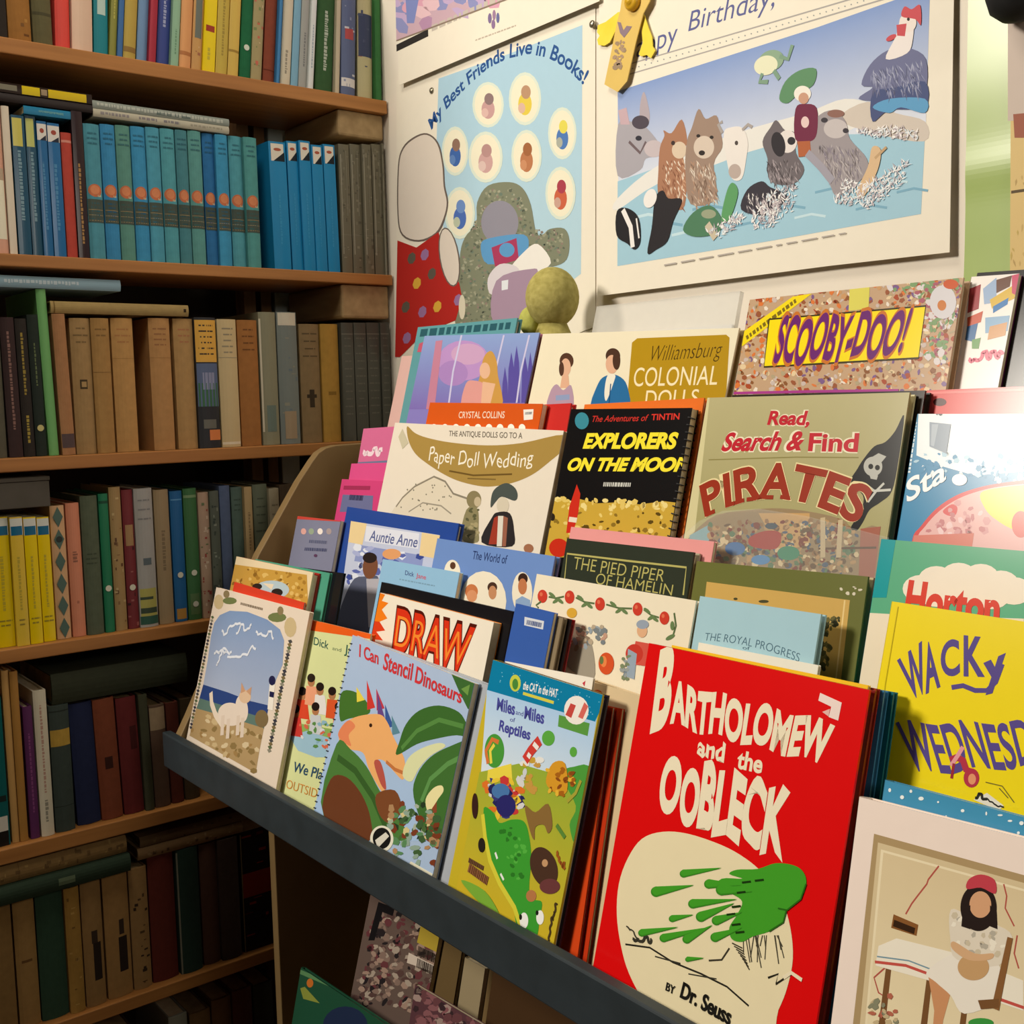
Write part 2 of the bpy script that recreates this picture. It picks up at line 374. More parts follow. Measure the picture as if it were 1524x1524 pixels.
# ------------------------------------------------------------------ books standing with the spine out
def spine_mesh(w, h, D, col, art, hard=True, page_mat=None, seed=0):
    """cover (boards and rounded spine with its print) and page block; x = 0 is the spine, pages run to -D"""
    r = random.Random(seed); t = .0022 if hard else .0008; e = .003 if hard else .0003
    bul = min(.004, w * .16) if hard else .0008
    t = min(t, w * .2)
    N = 7
    def arc(f, off=0): return (-bul * (f * f) + off, f * w / 2)
    out = [(-D, -w / 2)] + [arc(-1 + 2 * i / (N - 1)) for i in range(N)] + [(-D, w / 2)]
    inn = [(-D, w / 2 - t), (-bul - t, w / 2 - t), (-bul - t, -w / 2 + t), (-D, -w / 2 + t)]
    mb = MB(); c = lin(col); mb.prism(out + inn, 2, 0, h, c)
    lay = [.0002]
    def ink(x): return tuple(c[i] * .35 + lin(x)[i] * .65 for i in range(4))
    def band(v0, v1, f0, f1, cc):
        n = max(1, int(round((f1 - f0) * 3)))
        for i in range(n):
            a, b2 = f0 + (f1 - f0) * i / n, f0 + (f1 - f0) * (i + 1) / n
            (xa, ya), (xb, yb) = arc(a, lay[0]), arc(b2, lay[0])
            mb.face([(xa, ya, v0 * h), (xb, yb, v0 * h), (xb, yb, v1 * h), (xa, ya, v1 * h)], cc)
        lay[0] += .00004
    for it in art.split():
        q = it.split(':'); k = q[0]
        if k == 'b': band(float(q[1]), float(q[2]), -.98, .98, lin(q[3]))                # band across
        elif k == 'p': band(float(q[1]), float(q[2]), float(q[3]), float(q[4]), lin(q[5]))   # patch
        elif k == 't':                                                                   # title in short lines across
            v0, v1 = float(q[1]), float(q[2]); n = int(q[4]) if len(q) > 4 else max(2, int((v1 - v0) * h / .012))
            for i in range(n):
                v = v1 - (v1 - v0) * (i + .5) / n; a = r.uniform(.45, .8); d = min((v1 - v0) / n * .2, .0011 / h)
                x = -a
                while x < a:
                    e2 = min(a, x + r.uniform(.3, .9)); band(v - d, v + d, x, e2, ink(q[3])); x = e2 + .1; lay[0] -= .00004
        elif k == 'v':                                                                   # title running down the spine
            v, v1 = float(q[1]), float(q[2]); a = float(q[4]) if len(q) > 4 else .35
            while v < v1:
                e2 = min(v1, v + r.uniform(.01, .03)); band(v, e2, -a, a * r.uniform(.3, 1), ink(q[3])); v = e2 + .007; lay[0] -= .00004
        elif k == 'd':                                                                   # round sticker
            v = float(q[1]); rr = min(.0045, w * .4); (x, y) = arc(0, .0009)
            mb.face([(x, rr * cos(a), v * h + rr * sin(a)) for a in [2 * pi * i / 14 for i in range(14)]], lin(q[2]))
        elif k == 'o':                                                                   # oval
            v, rv, rf = float(q[1]), float(q[2]), float(q[3])
            fs = [-cos(pi * i / 10) for i in range(11)]
            for f0, f1 in zip(fs, fs[1:]):
                h0, h1 = rv * sqrt(max(0, 1 - f0 * f0)), rv * sqrt(max(0, 1 - f1 * f1)); q0, q1 = arc(f0 * rf, lay[0]), arc(f1 * rf, lay[0])
                fc = [(*q0, (v - h0) * h), (*q1, (v - h1) * h), (*q1, (v + h1) * h), (*q0, (v + h0) * h)]
                mb.face(fc[1:] if h0 < 1e-6 else [fc[0], fc[1], fc[3]] if h1 < 1e-6 else fc, lin(q[4]))
            lay[0] += .00004
        elif k == 'k':                                                                   # corner wedge
            v0, v1 = float(q[1]), float(q[2])
            for i in range(4):
                f0, f1 = -.5 + 1.35 * i / 4, -.5 + 1.35 * (i + 1) / 4; q0, q1 = arc(f0, lay[0]), arc(f1, lay[0])
                fc = [(*q0, v0 * h), (*q1, v0 * h), (*q1, (v0 + (v1 - v0) * (i + 1) / 4) * h), (*q0, (v0 + (v1 - v0) * i / 4) * h)]
                mb.face(fc[:3] if i == 0 else fc, lin(q[3]))
            lay[0] += .00004
        elif k == 'n':                                                                   # lozenges down the spine
            n = int(q[1])
            for i in range(n):
                v = (i + .5) / n; x = .0006
                mb.face([(x, 0, (v - .46 / n) * h), (x, w * .36, v * h), (x, 0, (v + .46 / n) * h), (x, -w * .36, v * h)], lin(q[2]))
        elif k == 's':                                                                   # speckled floral pattern
            for i in range(int(q[1])):
                v, f = r.uniform(.03, .97), r.uniform(-.8, .8); dv, df = r.uniform(.006, .03), r.uniform(.08, .3)
                band(v - dv / 2, v + dv / 2, max(-.97, f - df), min(.97, f + df), lin(r.choice(q[2].split(',')))); lay[0] -= .00003
    pg = MB(); pg.quadbox((-D + .0025, -w / 2 + t, e), (-bul - t - .0003, w / 2 - t, h - e))
    return mb, pg
def standing(zi, y0, y1, h, D, xf, lean, col, art, label, group, hard, mat, name='book', seed=0):
    w = max(.004, y1 - y0 - .0006); a = radians(lean)
    mb, pg = spine_mesh(w, h, D, col, art, hard, None, seed)
    piv = 1 if lean >= 0 else -1                       # the lower corner the book stands on
    M = Matrix.Translation((xf, (y1 if piv > 0 else y0) - .0003 * piv, Z[zi] + .0004)) @ Matrix.Rotation(-a, 4, 'X') @ Matrix.Translation((0, -piv * w / 2, 0))
    o = thing(name, label, 'book', group, M)
    mb.build('cover', mat, o); pg.build('pages', PAGESOLD if mat is CLOTH else PAGES, o)
    return o
def lying(zi, y0, y1, zb, t, D, xf, col, art, label, group, mat, yaw=0, seed=0):
    """a book lying flat with its spine outwards: a standing book turned on its side"""
    mb, pg = spine_mesh(t, y1 - y0, D, col, art, mat is not GLOSS, None, seed)
    M = Matrix.Translation((xf, y0, zb + t / 2)) @ Matrix.Rotation(radians(yaw), 4, 'Z') @ Matrix.Rotation(radians(-90), 4, 'X') @ Matrix.Rotation(0, 4, 'Y')
    o = thing('book', label, 'book', group, M)
    mb.build('cover', mat, o); pg.build('pages', PAGESOLD if mat is CLOTH else PAGES, o)
    return o
SHELF = ['top shelf', 'second shelf', 'third shelf', 'fourth shelf', 'fifth shelf', 'sixth shelf', 'lowest shelf']
C3 = 600 / 1524
ORD = 'first second third fourth fifth sixth seventh eighth ninth tenth eleventh twelfth'.split()
MATS = {'c': CLOTH, 'm': MATTE, 'g': GLOSS}
def fill(zi, oy, rows, D=.135, xf=-.008):
    """rows: left and right edge at the foot, top edge (crop units) or a height in metres, lean, cover kind, colour, words, print"""
    last = None; rnd = random.Random(zi * 7 + 1); prev_y = -9
    for i, (xl, xr, top, lean, kind, col, words, art) in enumerate(rows):
        x = xf - rnd.uniform(0, .008)
        y0, y1 = [on_plane(px * C3, 0, Vector((x, 0, 0)), Vector((1, 0, 0))) for px in (xl, xr)]
        # foot line of this shelf at that column
        def at(px):
            lo, hi = 0, 1524
            for _ in range(30):
                mid = (lo + hi) / 2
                if on_x(px, mid, x).z > Z[zi]: lo = mid
                else: hi = mid
            return on_x(px, lo, x).y
        y0, y1 = at(xl * C3), at(xr * C3)
        y1 = min(y1, -.006); y0 = max(y0, prev_y); prev_y = y1
        h = top if top < 1 else on_x((xl + xr) / 2 * C3 - (2 if top else 0), oy + top * C3, x).z - Z[zi]
        if '@' in words:                                # one of a run of alike books
            words, run = words.split('@'); label = f'{words} on the {SHELF[zi]}, {run} of its set'; grp = f'{words}s'
        else:
            label = f'{words}, {SHELF[zi]}, ' + (f'right of the {last}' if last else 'at its far left end'); grp = f'books on the {SHELF[zi]}'
        standing(zi, y0, y1, h, D + rnd.uniform(-.01, .012), x, lean, col, art, label, grp, kind != 'g', MATS[kind], seed=zi * 100 + i)
        ws = words.split(); last = ' '.join(ws[:1 + next(i for i, q in enumerate(ws) if q in ('book', 'volume'))])

fill(0, 0, [
 (-40, 33, .2, 0, 'c', '#2a2420', 'black cloth book', ''), (36, 124, .19, 0, 'c', '#9a6a32', 'thick mottled tan book', 's:14:#6b4420,#b08040,#7a5530'),
 (130, 204, .2, 0, 'c', '#5f5a3c', 'thick drab olive book', 'b:.2:.22:#4a4630 b:.5:.53:#4a4630'), (212, 268, .19, 2, 'm', '#d8463c', 'bright red book', ''),
 (276, 354, .2, 2.5, 'm', '#d8b8a0', 'broad pale pink book', 'v:.45:.7:#8a6a66:.2'), (357, 411, .2, 3, 'm', '#0c7f8c', 'teal book with white badge', 'p:.28:.5:-.55:.6:#b4ccc4'),
 (413, 440, .18, 5.5, 'm', '#8a8a3c', 'thin olive green book', 'v:.3:.6:#c8c060:.2'), (443, 464, .18, 5.5, 'm', '#3a6aa4', 'thin mid blue book', ''),
 (467, 514, .19, 5.5, 'm', '#b39a44', 'mustard yellow book', 'b:.05:.09:#8a6a2c'), (516, 556, .185, 5.5, 'm', '#6f92bc', 'powder blue book', ''),
 (559, 590, .18, 5.5, 'm', '#a02338', 'thin crimson book', ''), (592, 640, .185, 5.5, 'm', '#34458c', 'navy book with white title', 'v:.3:.7:#b8c0dc:.25'),
 (642, 676, .18, 5.5, 'm', '#8fb89a', 'pale sage green book', 'v:.1:.3:#4d7a5c:.2'), (679, 722, .185, 5.5, 'm', '#d89a62', 'salmon tan book', 'b:.1:.13:#b06f3c'),
 (724, 763, .19, 5.5, 'm', '#c89a5c', 'tan book with grey picture', 'p:.25:.6:-.6:.7:#6a726a s:6:#d8b88c,#a86a4a'), (765, 812, .18, 5.5, 'g', '#ecd21c', 'bright yellow book with red mark', 'p:.33:.38:-.7:.7:#a03a24 v:.1:.2:#a89a3c:.3'),
 (816, 860, .185, 5.5, 'm', '#c4ac48', 'dull gold book', 'v:.15:.6:#8a7430:.2'), (862, 902, .18, 5.5, 'm', '#d4b454', 'straw yellow book', 'b:.2:.22:#a08030'),
 (905, 948, .19, 5.5, 'c', '#1f6a44', 'deep green cloth book', 'd:.25:#d8e0d0'), (950, 990, .185, 5.5, 'm', '#a89a6c', 'floral buff book', 's:20:#c86a54,#7a8a54,#d8c89c'),
 (995, 1038, .19, 5.5, 'c', '#8a4632', 'rust brown book', 'b:.1:.11:#6a3020'), (1041, 1057, .18, 5.5, 'm', '#3a7cb0', 'narrow cobalt blue book', ''),
 (1060, 1098, .185, 5.5, 'm', '#d6cdb4', 'cream book', 'v:.1:.3:#6a6458:.25'), (1100, 1127, .18, 5.5, 'm', '#7fb2cc', 'narrow sky blue book', ''),
 (1129, 1160, .175, 5.5, 'm', '#a8aaa4', 'pale grey book', 'v:.2:.5:#5c6066:.2'), (1165, 1185, .17, 5.5, 'm', '#dde2e0', 'narrow white book', 'v:.2:.6:#6a8aa8:.25'),
 (1194, 1258, .17, 4.7, 'c', '#3a5f38', 'wide forest green book with white lettering', 'v:.2:.75:#d8e0d0:.22'), (1267, 1284, .17, 3.8, 'm', '#c8bca0', 'narrow bone book', ''),
 (1293, 1346, .17, 3.0, 'm', '#5a6688', 'slate blue book with red emblem', 'p:.52:.62:-.6:.6:#b04a4a b:.08:.16:#d8d4d0 s:8:#8a92ac,#c8c8cc'), (1356, 1412, .17, 2.0, 'm', '#c4bc90', 'ivory book with dark picture', 'p:.4:.8:-.9:.9:#3c4664 s:6:#a85a4a,#4a5470'),
 (1423, 1484, .19, 1.0, 'c', '#3f7a44', 'grass green book in the corner', ''),
], D=.15)

BLUE = ('#4f93a4', '#3d8cbc', '#5f9488', '#3f93c0', '#4f9cb4', '#55a0ac', '#4a8690', '#5f9c98', '#2f72aa', '#4096c0', '#55a0ae', '#559a98')
edges = [345, 408, 465, 522, 578, 632, 688, 735, 788, 834, 886, 940, 996]
tops = [472, 474, 478, 482, 485, 490, 495, 498, 508, 512, 518, 522]
fill(1, 0, [
 (-30, 38, 400, 0, 'm', '#d8a48c', 'peach book with white patch', 'p:.1:.5:-.8:.9:#e8e4cc p:.5:.58:-.8:.9:#b8a48c'), (40, 70, 405, 0, 'm', '#dcd0bc', 'narrow off-white book', ''),
 (74, 124, 440, 0, 'g', '#1f4f6a', 'dark blue book with yellow cap', 'p:.78:.98:-.9:.6:#c8c060 v:.25:.75:#8fb0bc:.3'), (126, 166, 442, 0, 'g', '#23506a', 'dark blue book with lemon cap', 'p:.78:.98:-.9:.6:#c0c470 v:.25:.75:#8fb0bc:.3'),
 (168, 206, 462, 0, 'g', '#20659a', 'glossy royal blue book with white badge', 'b:.86:.98:#dcd8d0 k:.86:.9:#20283c o:.93:.018:.45:#a04a3c v:.2:.7:#5a98c0:.25'), (208, 254, 470, 0, 'g', '#1f68a0', 'glossy deep blue book with white badge', 'b:.86:.98:#dcd8d0 k:.86:.9:#20283c o:.93:.018:.45:#a04a3c v:.2:.7:#5a98c0:.25'),
 (258, 298, 505, 0, 'c', '#b8483c', 'short brick red book', 'b:.92:.94:#d89080'), (300, 342, 425, 0, 'g', '#2c1a20', 'tall maroon black book', 'v:.1:.65:#c89a5c:.22'),
] + [(edges[i], edges[i + 1] - 3, tops[i], 0, 'c', BLUE[i], 'faded blue book with orange oval@' + ORD[i],
   'b:.4:.56:%s o:.51:.048:.86:#c87450 o:.515:.034:.6:#d88a60 p:.465:.48:.3:.75:#c8c0a0 b:.272:.445:#4c5850 t:.285:.43:#1c2428:5 p:.285:.289:-.9:.9:#a08c64 p:.325:.329:-.9:.9:#a08c64 p:.365:.369:-.9:.9:#a08c64 t:.84:.95:#2c5a6c:3' % BLUE[i]) for i in range(12)]
 + [((1040, 1108, 1152, 1200, 1244)[i], (1104, 1149, 1197, 1241, 1288)[i], (540, 538, 536, 552, 550)[i], -.8, 'g', '#1f86bc', 'bright blue book with white and black cap@' + ORD[i],
   'p:.85:.985:-.75:.75:#e4dccc k:.85:.925:#10161e o:.94:.012:.45:#b0583c v:.2:.6:#3c9ccc:.12') for i in range(5)]
 + [((1296, 1338, 1380, 1420, 1462)[i], (1336, 1378, 1418, 1460, 1500)[i], 548, 0, 'g', '#6f6a58', 'grey boxed volume in cloudy plastic@' + ORD[i], 's:26:#5c584a,#86806c,#7a7462 b:.3:.302:#8c8674 p:.15:.92:-.75:-.6:#a09a88 p:.45:.95:.3:.4:#8c8878') for i in range(5)], D=.14)  # pale upright stripes are glints of the plastic, painted on the spines
fill(2, 400, [
 (-40, 32, 190, 0, 'c', '#5a5748', 'worn grey olive book', ''), (38, 92, 185, -.5, 'c', '#3a2a2a', 'dark brown book with pink title', 'v:.2:.9:#a07a70:.2'),
 (94, 138, 190, -.5, 'c', '#2f2a26', 'black book with yellow title', 'v:.1:.3:#c8b04c:.25 v:.45:.9:#b8a048:.25'), (140, 182, 175, -.5, 'c', '#26302a', 'green black book', 'd:.2:#c8c080 v:.5:.8:#7a8a5c:.15'),
 (188, 226, 80, -1.2, 'm', '#6fae68', 'tall light green book', ''), (240, 290, 172, -1.2, 'c', '#a87a52', 'narrow brown cloth book', 'b:.05:.15:#5a4a4a'),
 (294, 370, 188, 0, 'c', '#a58658', 'thick buff book with round emblem', 't:.8:.95:#5c4a30:3 p:.48:.55:-.35:.4:#4a3c28 p:.495:.535:-.2:.3:#b09060'), (372, 442, 188, 0, 'c', '#a8824c', 'thick ochre tan book', 't:.85:.94:#6a5030:2 b:.6:.603:#7a5c34'),
 (448, 530, 188, 0, 'c', '#bd9258', 'thick honey tan book', 't:.8:.94:#a87048:3 b:.7:.702:#9a7440'), (588, 668, 188, 0, 'c', '#b98c58', 'thick sandy tan book', 't:.78:.94:#8c5c40:4 b:.7:.702:#8a6438'),
 (680, 754, 190, 0, 'c', '#b5905c', 'thick wheat tan book', 't:.8:.94:#b06a50:3'), (760, 840, 185, 0, 'm', '#2a2c30', 'book with yellow top and orange sticker', 'b:.66:.98:#e0ac48 t:.7:.96:#3c2c1c:6 b:.32:.65:#5a6a8c p:.32:.5:-.9:.9:#3a6a48 p:.45:.58:-.5:.6:#8c92b0 p:.06:.14:-.1:1:#e0864a p:.15:.22:-.6:.6:#6a6a60'),
 (845, 916, 192, 0, 'm', '#d2bc8c', 'thick cream book', 't:.72:.95:#6a6a62:5 b:.7:.703:#8a8a80 b:.02:.04:#e8dcc0'), (920, 994, 195, 0, 'c', '#a8713c', 'thick caramel brown book', 't:.74:.95:#4c2c18:4'),
 (1000, 1064, 165, 0, 'm', '#8c8a70', 'grey green book in white edged wrapper', 'p:.1:.95:-.98:-.8:#d8d0b8 p:.1:.3:-.5:.6:#6a7a70'), (1068, 1142, 165, 0, 'm', '#77807c', 'blue grey book with torn white top', 'p:.9:.995:-.9:.9:#d4ccb8 s:12:#6a7880,#8c8c7c p:.04:.25:-.6:.6:#a08c70'),
 (1150, 1224, 210, 0, 'c', '#8a7350', 'drab tan book with dark figure', 't:.7:.95:#3c3424:4 p:.3:.45:-.25:.25:#3c3020 p:.38:.41:-.5:.5:#3c3020'), (1230, 1296, 210, 0, 'c', '#b0883c', 'old gold book', 'p:.4:.43:-.4:.5:#8a6828'),
] + [((1305, 1352, 1400, 1450)[i], (1350, 1398, 1448, 1492)[i], 205, 0, 'g', '#4f5048', 'dark grey volume in cloudy plastic@' + ORD[i], 't:.2:.9:#6a6a5e b:.9:.91:#6c6c60') for i in range(4)], D=.14)
fill(3, 400, [((-5, 66, 118, 168)[i], (62, 116, 166, 214)[i], 938, 0, 'g', ('#e8cc10', '#e0c040', '#ecd010', '#ecd010')[i], 'bright yellow book with blue and white cap@' + ORD[i], 'b:.86:.99:#d8dcd4 p:.86:.93:-.9:.9:#1f6a90 v:.28:.7:#a89a3c:.2 t:.15:.22:#4c4a34:2') for i in range(4)] + [
 (220, 274, 895, 0, 'm', '#d4ac80', 'peach book with green lozenges', 'n:6:#4f6a60 d:.75:#2c3430'), (279, 330, 885, 0, 'm', '#d88c6c', 'salmon pink book', 'v:.56:.64:#5c3c34:.4 v:.25:.27:#a05c48:.2'),
 (335, 399, 858, 0, 'c', '#5a6450', 'thick grey green cloth book', 't:.5:.6:#3c4638:3'), (402, 438, 850, 0, 'm', '#1f7a54', 'narrow emerald book with white sticker', 'd:.32:#dcdcc8 b:.93:.95:#144c36'),
 (442, 486, 825, 0, 'm', '#a88c5c', 'mottled buff book', 's:20:#6a4a30,#c4ac7c,#8a6a44'), (489, 531, 835, 0, 'm', '#7a2f34', 'maroon book with white sticker', 'd:.3:#dcdcc8 s:8:#a0605c,#3c1c20 p:.6:.75:-.7:.7:#a8865c'),
 (535, 604, 830, 0, 'm', '#a8a8a4', 'thick pale grey book with landscape', 'p:.08:.28:-.9:.9:#b0ac5c p:.1:.14:-.9:.9:#3c4c3c p:.2:.22:-.9:.5:#3c4c3c b:.02:.08:#2f5a4c t:.75:.95:#6c7074:3 p:.45:.5:-.4:.5:#5c6a70'), (608, 664, 835, 0, 'm', '#a08c6a', 'thick stone grey book', 'v:.4:.7:#6c5c44:.25'),
 (668, 714, 840, 0, 'm', '#20649c', 'cobalt blue book with white sticker', 'd:.36:#dcdcc8 p:.02:.1:-.8:.8:#b88c44 p:.93:.94:-.9:.9:#5c98c8'), (718, 768, 830, 0, 'm', '#3f7244', 'leaf green book with white sticker', 'd:.36:#dcdcc8 p:.04:.2:-.7:.7:#5c7c50 d:.12:#d0d0c0 b:.93:.95:#7c9c70'),
 (772, 812, 845, 0, 'm', '#b89c84', 'cream book with rose flowers', 's:30:#a04c44,#6a7a54,#d4c0a8'), (815, 850, 840, 0, 'm', '#5c6458', 'speckled dark green book', 's:22:#3c4840,#8c9484'),
 (853, 892, 820, 0, 'c', '#5c6c8c', 'slate blue cloth book', ''), (896, 938, 825, 0, 'c', '#5c7268', 'sea green cloth book', 't:.8:.92:#3c4c44:3'),
 (941, 974, 825, 0, 'm', '#c4a878', 'cream tan book', 'v:.5:.8:#7c6444:.3'), (978, 1032, 815, 0, 'm', '#6c7460', 'dull green book', 't:.6:.92:#3c4438:5'),
 (1036, 1075, 830, 0, 'm', '#b0a488', 'narrow oatmeal book', 't:.6:.9:#6c6450:4'), (1079, 1130, 815, 0, 'c', '#5a4a38', 'umber cloth book', ''), (1134, 1180, 835, 0, 'c', '#6c5c44', 'drab brown cloth book', ''),
], D=.135)
fill(4, 960, [
 (-60, 42, 200, 0, 'g', '#0f5f60', 'wide teal book with black curves', 'p:.1:.2:-.9:.9:#d8d4c8 p:.0:.1:-.9:.9:#1c1c1c p:.5:.53:-.9:.4:#1c2c2c p:.3:.34:-.5:.9:#1c2c2c'), (48, 76, 92, 0, 'm', '#c89c5c', 'narrow tan book', ''), (78, 110, 95, 0, 'm', '#b0803c', 'narrow amber book', ''),
 (118, 154, 230, 0, 'm', '#5e2a5c', 'slim purple book', 'v:.2:.8:#98508c:.2'), (160, 210, 168, 0, 'm', '#dcd4bc', 'white book with red title', 'v:.3:.9:#b06a5c:.2 v:.1:.25:#5c5c54:.25'),
 (215, 290, 225, 0, 'c', '#3f4a44', 'charcoal green book with gold band', 'b:.68:.81:#c09c44 b:.2:.205:#2c342e b:.95:.96:#2c342e'), (298, 386, 215, -1.2, 'c', '#222a4c', 'thick navy cloth book', ''),
 (390, 470, 200, -1.5, 'c', '#84452c', 'thick rust red book with dark seal', 'p:.42:.52:-.35:.4:#3c1c14'), (475, 550, 195, -1.5, 'c', '#702a2a', 'thick dark red book', 'p:.55:.75:.1:.8:#4c1c1c'),
 (555, 588, 185, -1, 'c', '#4a4c38', 'narrow moss brown book', ''), (592, 650, 225, -1, 'c', '#6c5444', 'brown book with pale paper top', 'b:.76:.98:#b09878'), (654, 700, 215, -1, 'c', '#6a3428', 'narrow oxblood book', ''),
 (705, 760, 200, -.5, 'c', '#54452f', 'dark umber book', ''),
], D=.14)
fill(5, 960, [
 (-60, 72, .192, 0, 'c', '#8a6a3c', 'very thick tan book', ''), (78, 160, .192, 0, 'c', '#a07c48', 'thick fawn book', 'p:.5:.52:-.5:.5:#6c4c28'), (164, 266, .194, 0, 'c', '#2f4a38', 'thick bottle green book', ''),
 (270, 328, .19, 0, 'c', '#a8803c', 'gilded brown book', 's:10:#7c5c2c,#c09850'), (332, 408, .192, 0, 'c', '#9c7848', 'tan book with black figure', 'p:.2:.5:-.1:.7:#2c2018 p:.5:.6:-.2:.4:#3c2c20'),
 (414, 508, .193, 0, 'c', '#a8804c', 'thick tan book with ink sketch', 'p:.2:.48:0:.7:#2c2018 p:.5:.62:.1:.5:#3c2c20'), (512, 580, .19, 0, 'c', '#a48050', 'tan book with scrollwork', 's:16:#3c2c1c,#5c4428'),
 (584, 680, .2, 0, 'c', '#6a2c22', 'thick brick brown book', ''), (690, 772, .2, 0, 'c', '#2c443c', 'blue black book in pale edged wrapper', 'p:.0:.98:-.98:-.85:#8c8c7c'), (776, 840, .197, 0, 'c', '#64463a', 'chestnut brown book', ''),
 (844, 920, .198, 0, 'c', '#4c3c34', 'dark chocolate book', ''), (926, 1052, 690, 0, 'g', '#241a18', 'wide black book with red band', 'b:.45:.65:#8c2c1c s:10:#8c2c1c,#5c2018 p:.0:.98:-.98:-.93:#8c7c5c'), (1056, 1120, 690, 0, 'c', '#201c1a', 'plain black book', ''),
], D=.15)
fill(6, 960, [
 (430, 560, .17, 0, 'c', '#5c4630', 'thick walnut brown book', ''), (640, 712, .2, 0, 'm', '#8a8a7c', 'pale grey book', 'p:.7:.9:-.5:.5:#5c5c50'), (720, 800, .19, 0, 'c', '#7a5c38', 'old tan book', ''),
 (806, 880, .2, 0, 'c', '#6c4c2c', 'sepia brown book', ''), (886, 960, .205, 0, 'c', '#5c2c20', 'dark red brown book', ''), (966, 1040, .2, 0, 'c', '#3c3a2c', 'olive black book', ''),
], D=.15)

# books lying flat on top of the standing rows
def flat(zi, px0, px1, py_bot, py_top, col, art, label, mat, D=.13, xf=-.01, zb=None, seed=0, th=None):
    a, b = on_x(px0, py_bot, xf), on_x(px1, py_bot, xf); zt = on_x((px0 + px1) / 2, py_top, xf).z
    z0 = zb if zb is not None else on_x((px0 + px1) / 2, py_bot, xf).z
    return lying(zi, a.y, b.y, z0, th or max(.006, zt - z0), D, xf, col, art, label, 'books lying on top of the rows', mat, seed=seed)
def topz(zi, label_part):
    """height of the tallest named standing book on that shelf"""
    best = 0
    for o in COL.objects:
        if o.get('category') == 'book' and SHELF[zi] in o['label'] and any(k in o['label'] for k in label_part):
            for c in o.children:
                if c.name.startswith('cover'): best = max(best, o.matrix_world.translation.z + max(v.co.z for v in c.data.vertices))
    return best
bpy.context.view_layer.update()
zt = topz(1, ['yellow cap', 'lemon cap', 'badge']) + .0008
flat(1, 36, 109, 176, 164, '#2c80a8', 'v:.3:.8:#7cb0a4:.3', 'light blue book lying on the dark blue books, second shelf', GLOSS, zb=zt, seed=3, th=.0105)
za = topz(1, ['maroon black']) + .001
flat(1, -40, 138, 157, 148, '#241a1a', '', 'black book lying under the yellow one, on the second shelf', MATTE, zb=za, seed=4, th=.011)
flat(1, -40, 137, 148, 133, '#2c201c', 'p:.4:.55:-.8:.9:#d8c020 p:.62:.95:-.8:.9:#d8bc20 p:.0:.36:-.6:.5:#7c7868 p:.56:.61:-.6:.6:#a08c70', 'black and yellow book topmost of its lying stack, second shelf', GLOSS, zb=za + .0118, seed=5, th=.013)
zc = topz(1, ['orange oval']) + .0008
flat(1, 140, 341, 190, 178, '#b9b4a0', 'v:.05:.25:#6c6478:.4 v:.32:.45:#5c5470:.4 v:.5:.62:#4c4868:.4 v:.7:.95:#8c8878:.3', 'off-white book lying on the faded blue set, second shelf', MATTE, zb=zc, seed=6, th=.0108)
flat(1, 139, 341, 178, 164, '#8f9890', 'v:.03:.95:#c8ccc0:.5 p:.45:.7:-.2:.5:#5c6c68', 'grey book lying on the off-white one, second shelf', MATTE, zb=zc + .0112, seed=7, th=.0108)
ze = topz(2, ['buff book', 'ochre', 'honey', 'sandy', 'wheat']) + .0008
flat(2, 76, 281, 465, 451, '#a8905c', 'p:.96:.98:-.3:.3:#3c2c1c b:.02:.03:#7c6438', 'buff book lying across the tan books, third shelf', CLOTH, zb=ze, seed=8)
zf = topz(2, ['light green']) + .0008
flat(2, -40, 180, 429, 412, '#8fb0c0', 'v:.2:.7:#d0dce0:.35', 'pale blue book lying on the tall light green book, third shelf', MATTE, zb=zf, seed=9)
zg = topz(3, ['bright yellow']) + .0008
b = MB(); y0 = on_x(-40, 740, -.01).y; y1 = on_x(74, 740, -.01).y
b.quadbox((-.12, y0, zg), (-.008, y1, zg + .036))
b2 = MB(); b2.quadbox((-.121, y0 - .001, zg + .0365), (-.007, y1 + .001, zg + .0425))
o = thing('box', 'dark grey cardboard box lying on the bright yellow books, fourth shelf', 'box', None, Matrix.Identity(4))
GREYCARD = simple('grey_card', '#4a463c', '#57524a', .8, 20)
b.build('box_body', GREYCARD, o, bevel=.001); b2.build('lid', GREYCARD, o, bevel=.001)
zh = topz(4, ['gold band', 'navy', 'rust red', 'dark red', 'moss']) + .001
flat(4, 78, 281, 1035, 988, '#343828', '', 'large dark green book lying on the red books, fifth shelf', CLOTH, zb=zh, D=.17, seed=10)
zi_ = topz(5, ['green book', 'gilded', 'black figure', 'fawn', 'very thick']) + .001
flat(5, -60, 196, 1300, 1278, '#2a3a2a', 'p:.55:.65:-.4:.4:#5c6a50', 'wide dark green book lying across the standing tan books, sixth shelf', CLOTH, zb=zi_, D=.16, xf=.004, seed=11, th=.026)
flat(5, -50, 190, 1278, 1250, '#8a6c40', 's:30:#6c5230,#a0814c b:.3:.302:#5c4426', 'thick tattered tan book on top of the lying green one, sixth shelf', CLOTH, zb=zi_ + .027, D=.15, xf=-.004, seed=12, th=.026)
zj = topz(5, ['chocolate', 'chestnut', 'blue black', 'brick brown']) + .001
flat(5, 204, 362, 1245, 1228, '#8a6c48', 's:16:#5c452c,#a0845c', 'tattered brown book lying on the brick brown book, sixth shelf', CLOTH, zb=zj, D=.15, seed=13, th=.018)
flat(5, 207, 366, 1228, 1212, '#6c5438', 's:10:#4c3a24,#7c6444', 'dark brown book topmost of its lying pair, sixth shelf', CLOTH, zb=zj + .019, D=.14, seed=14, th=.016)

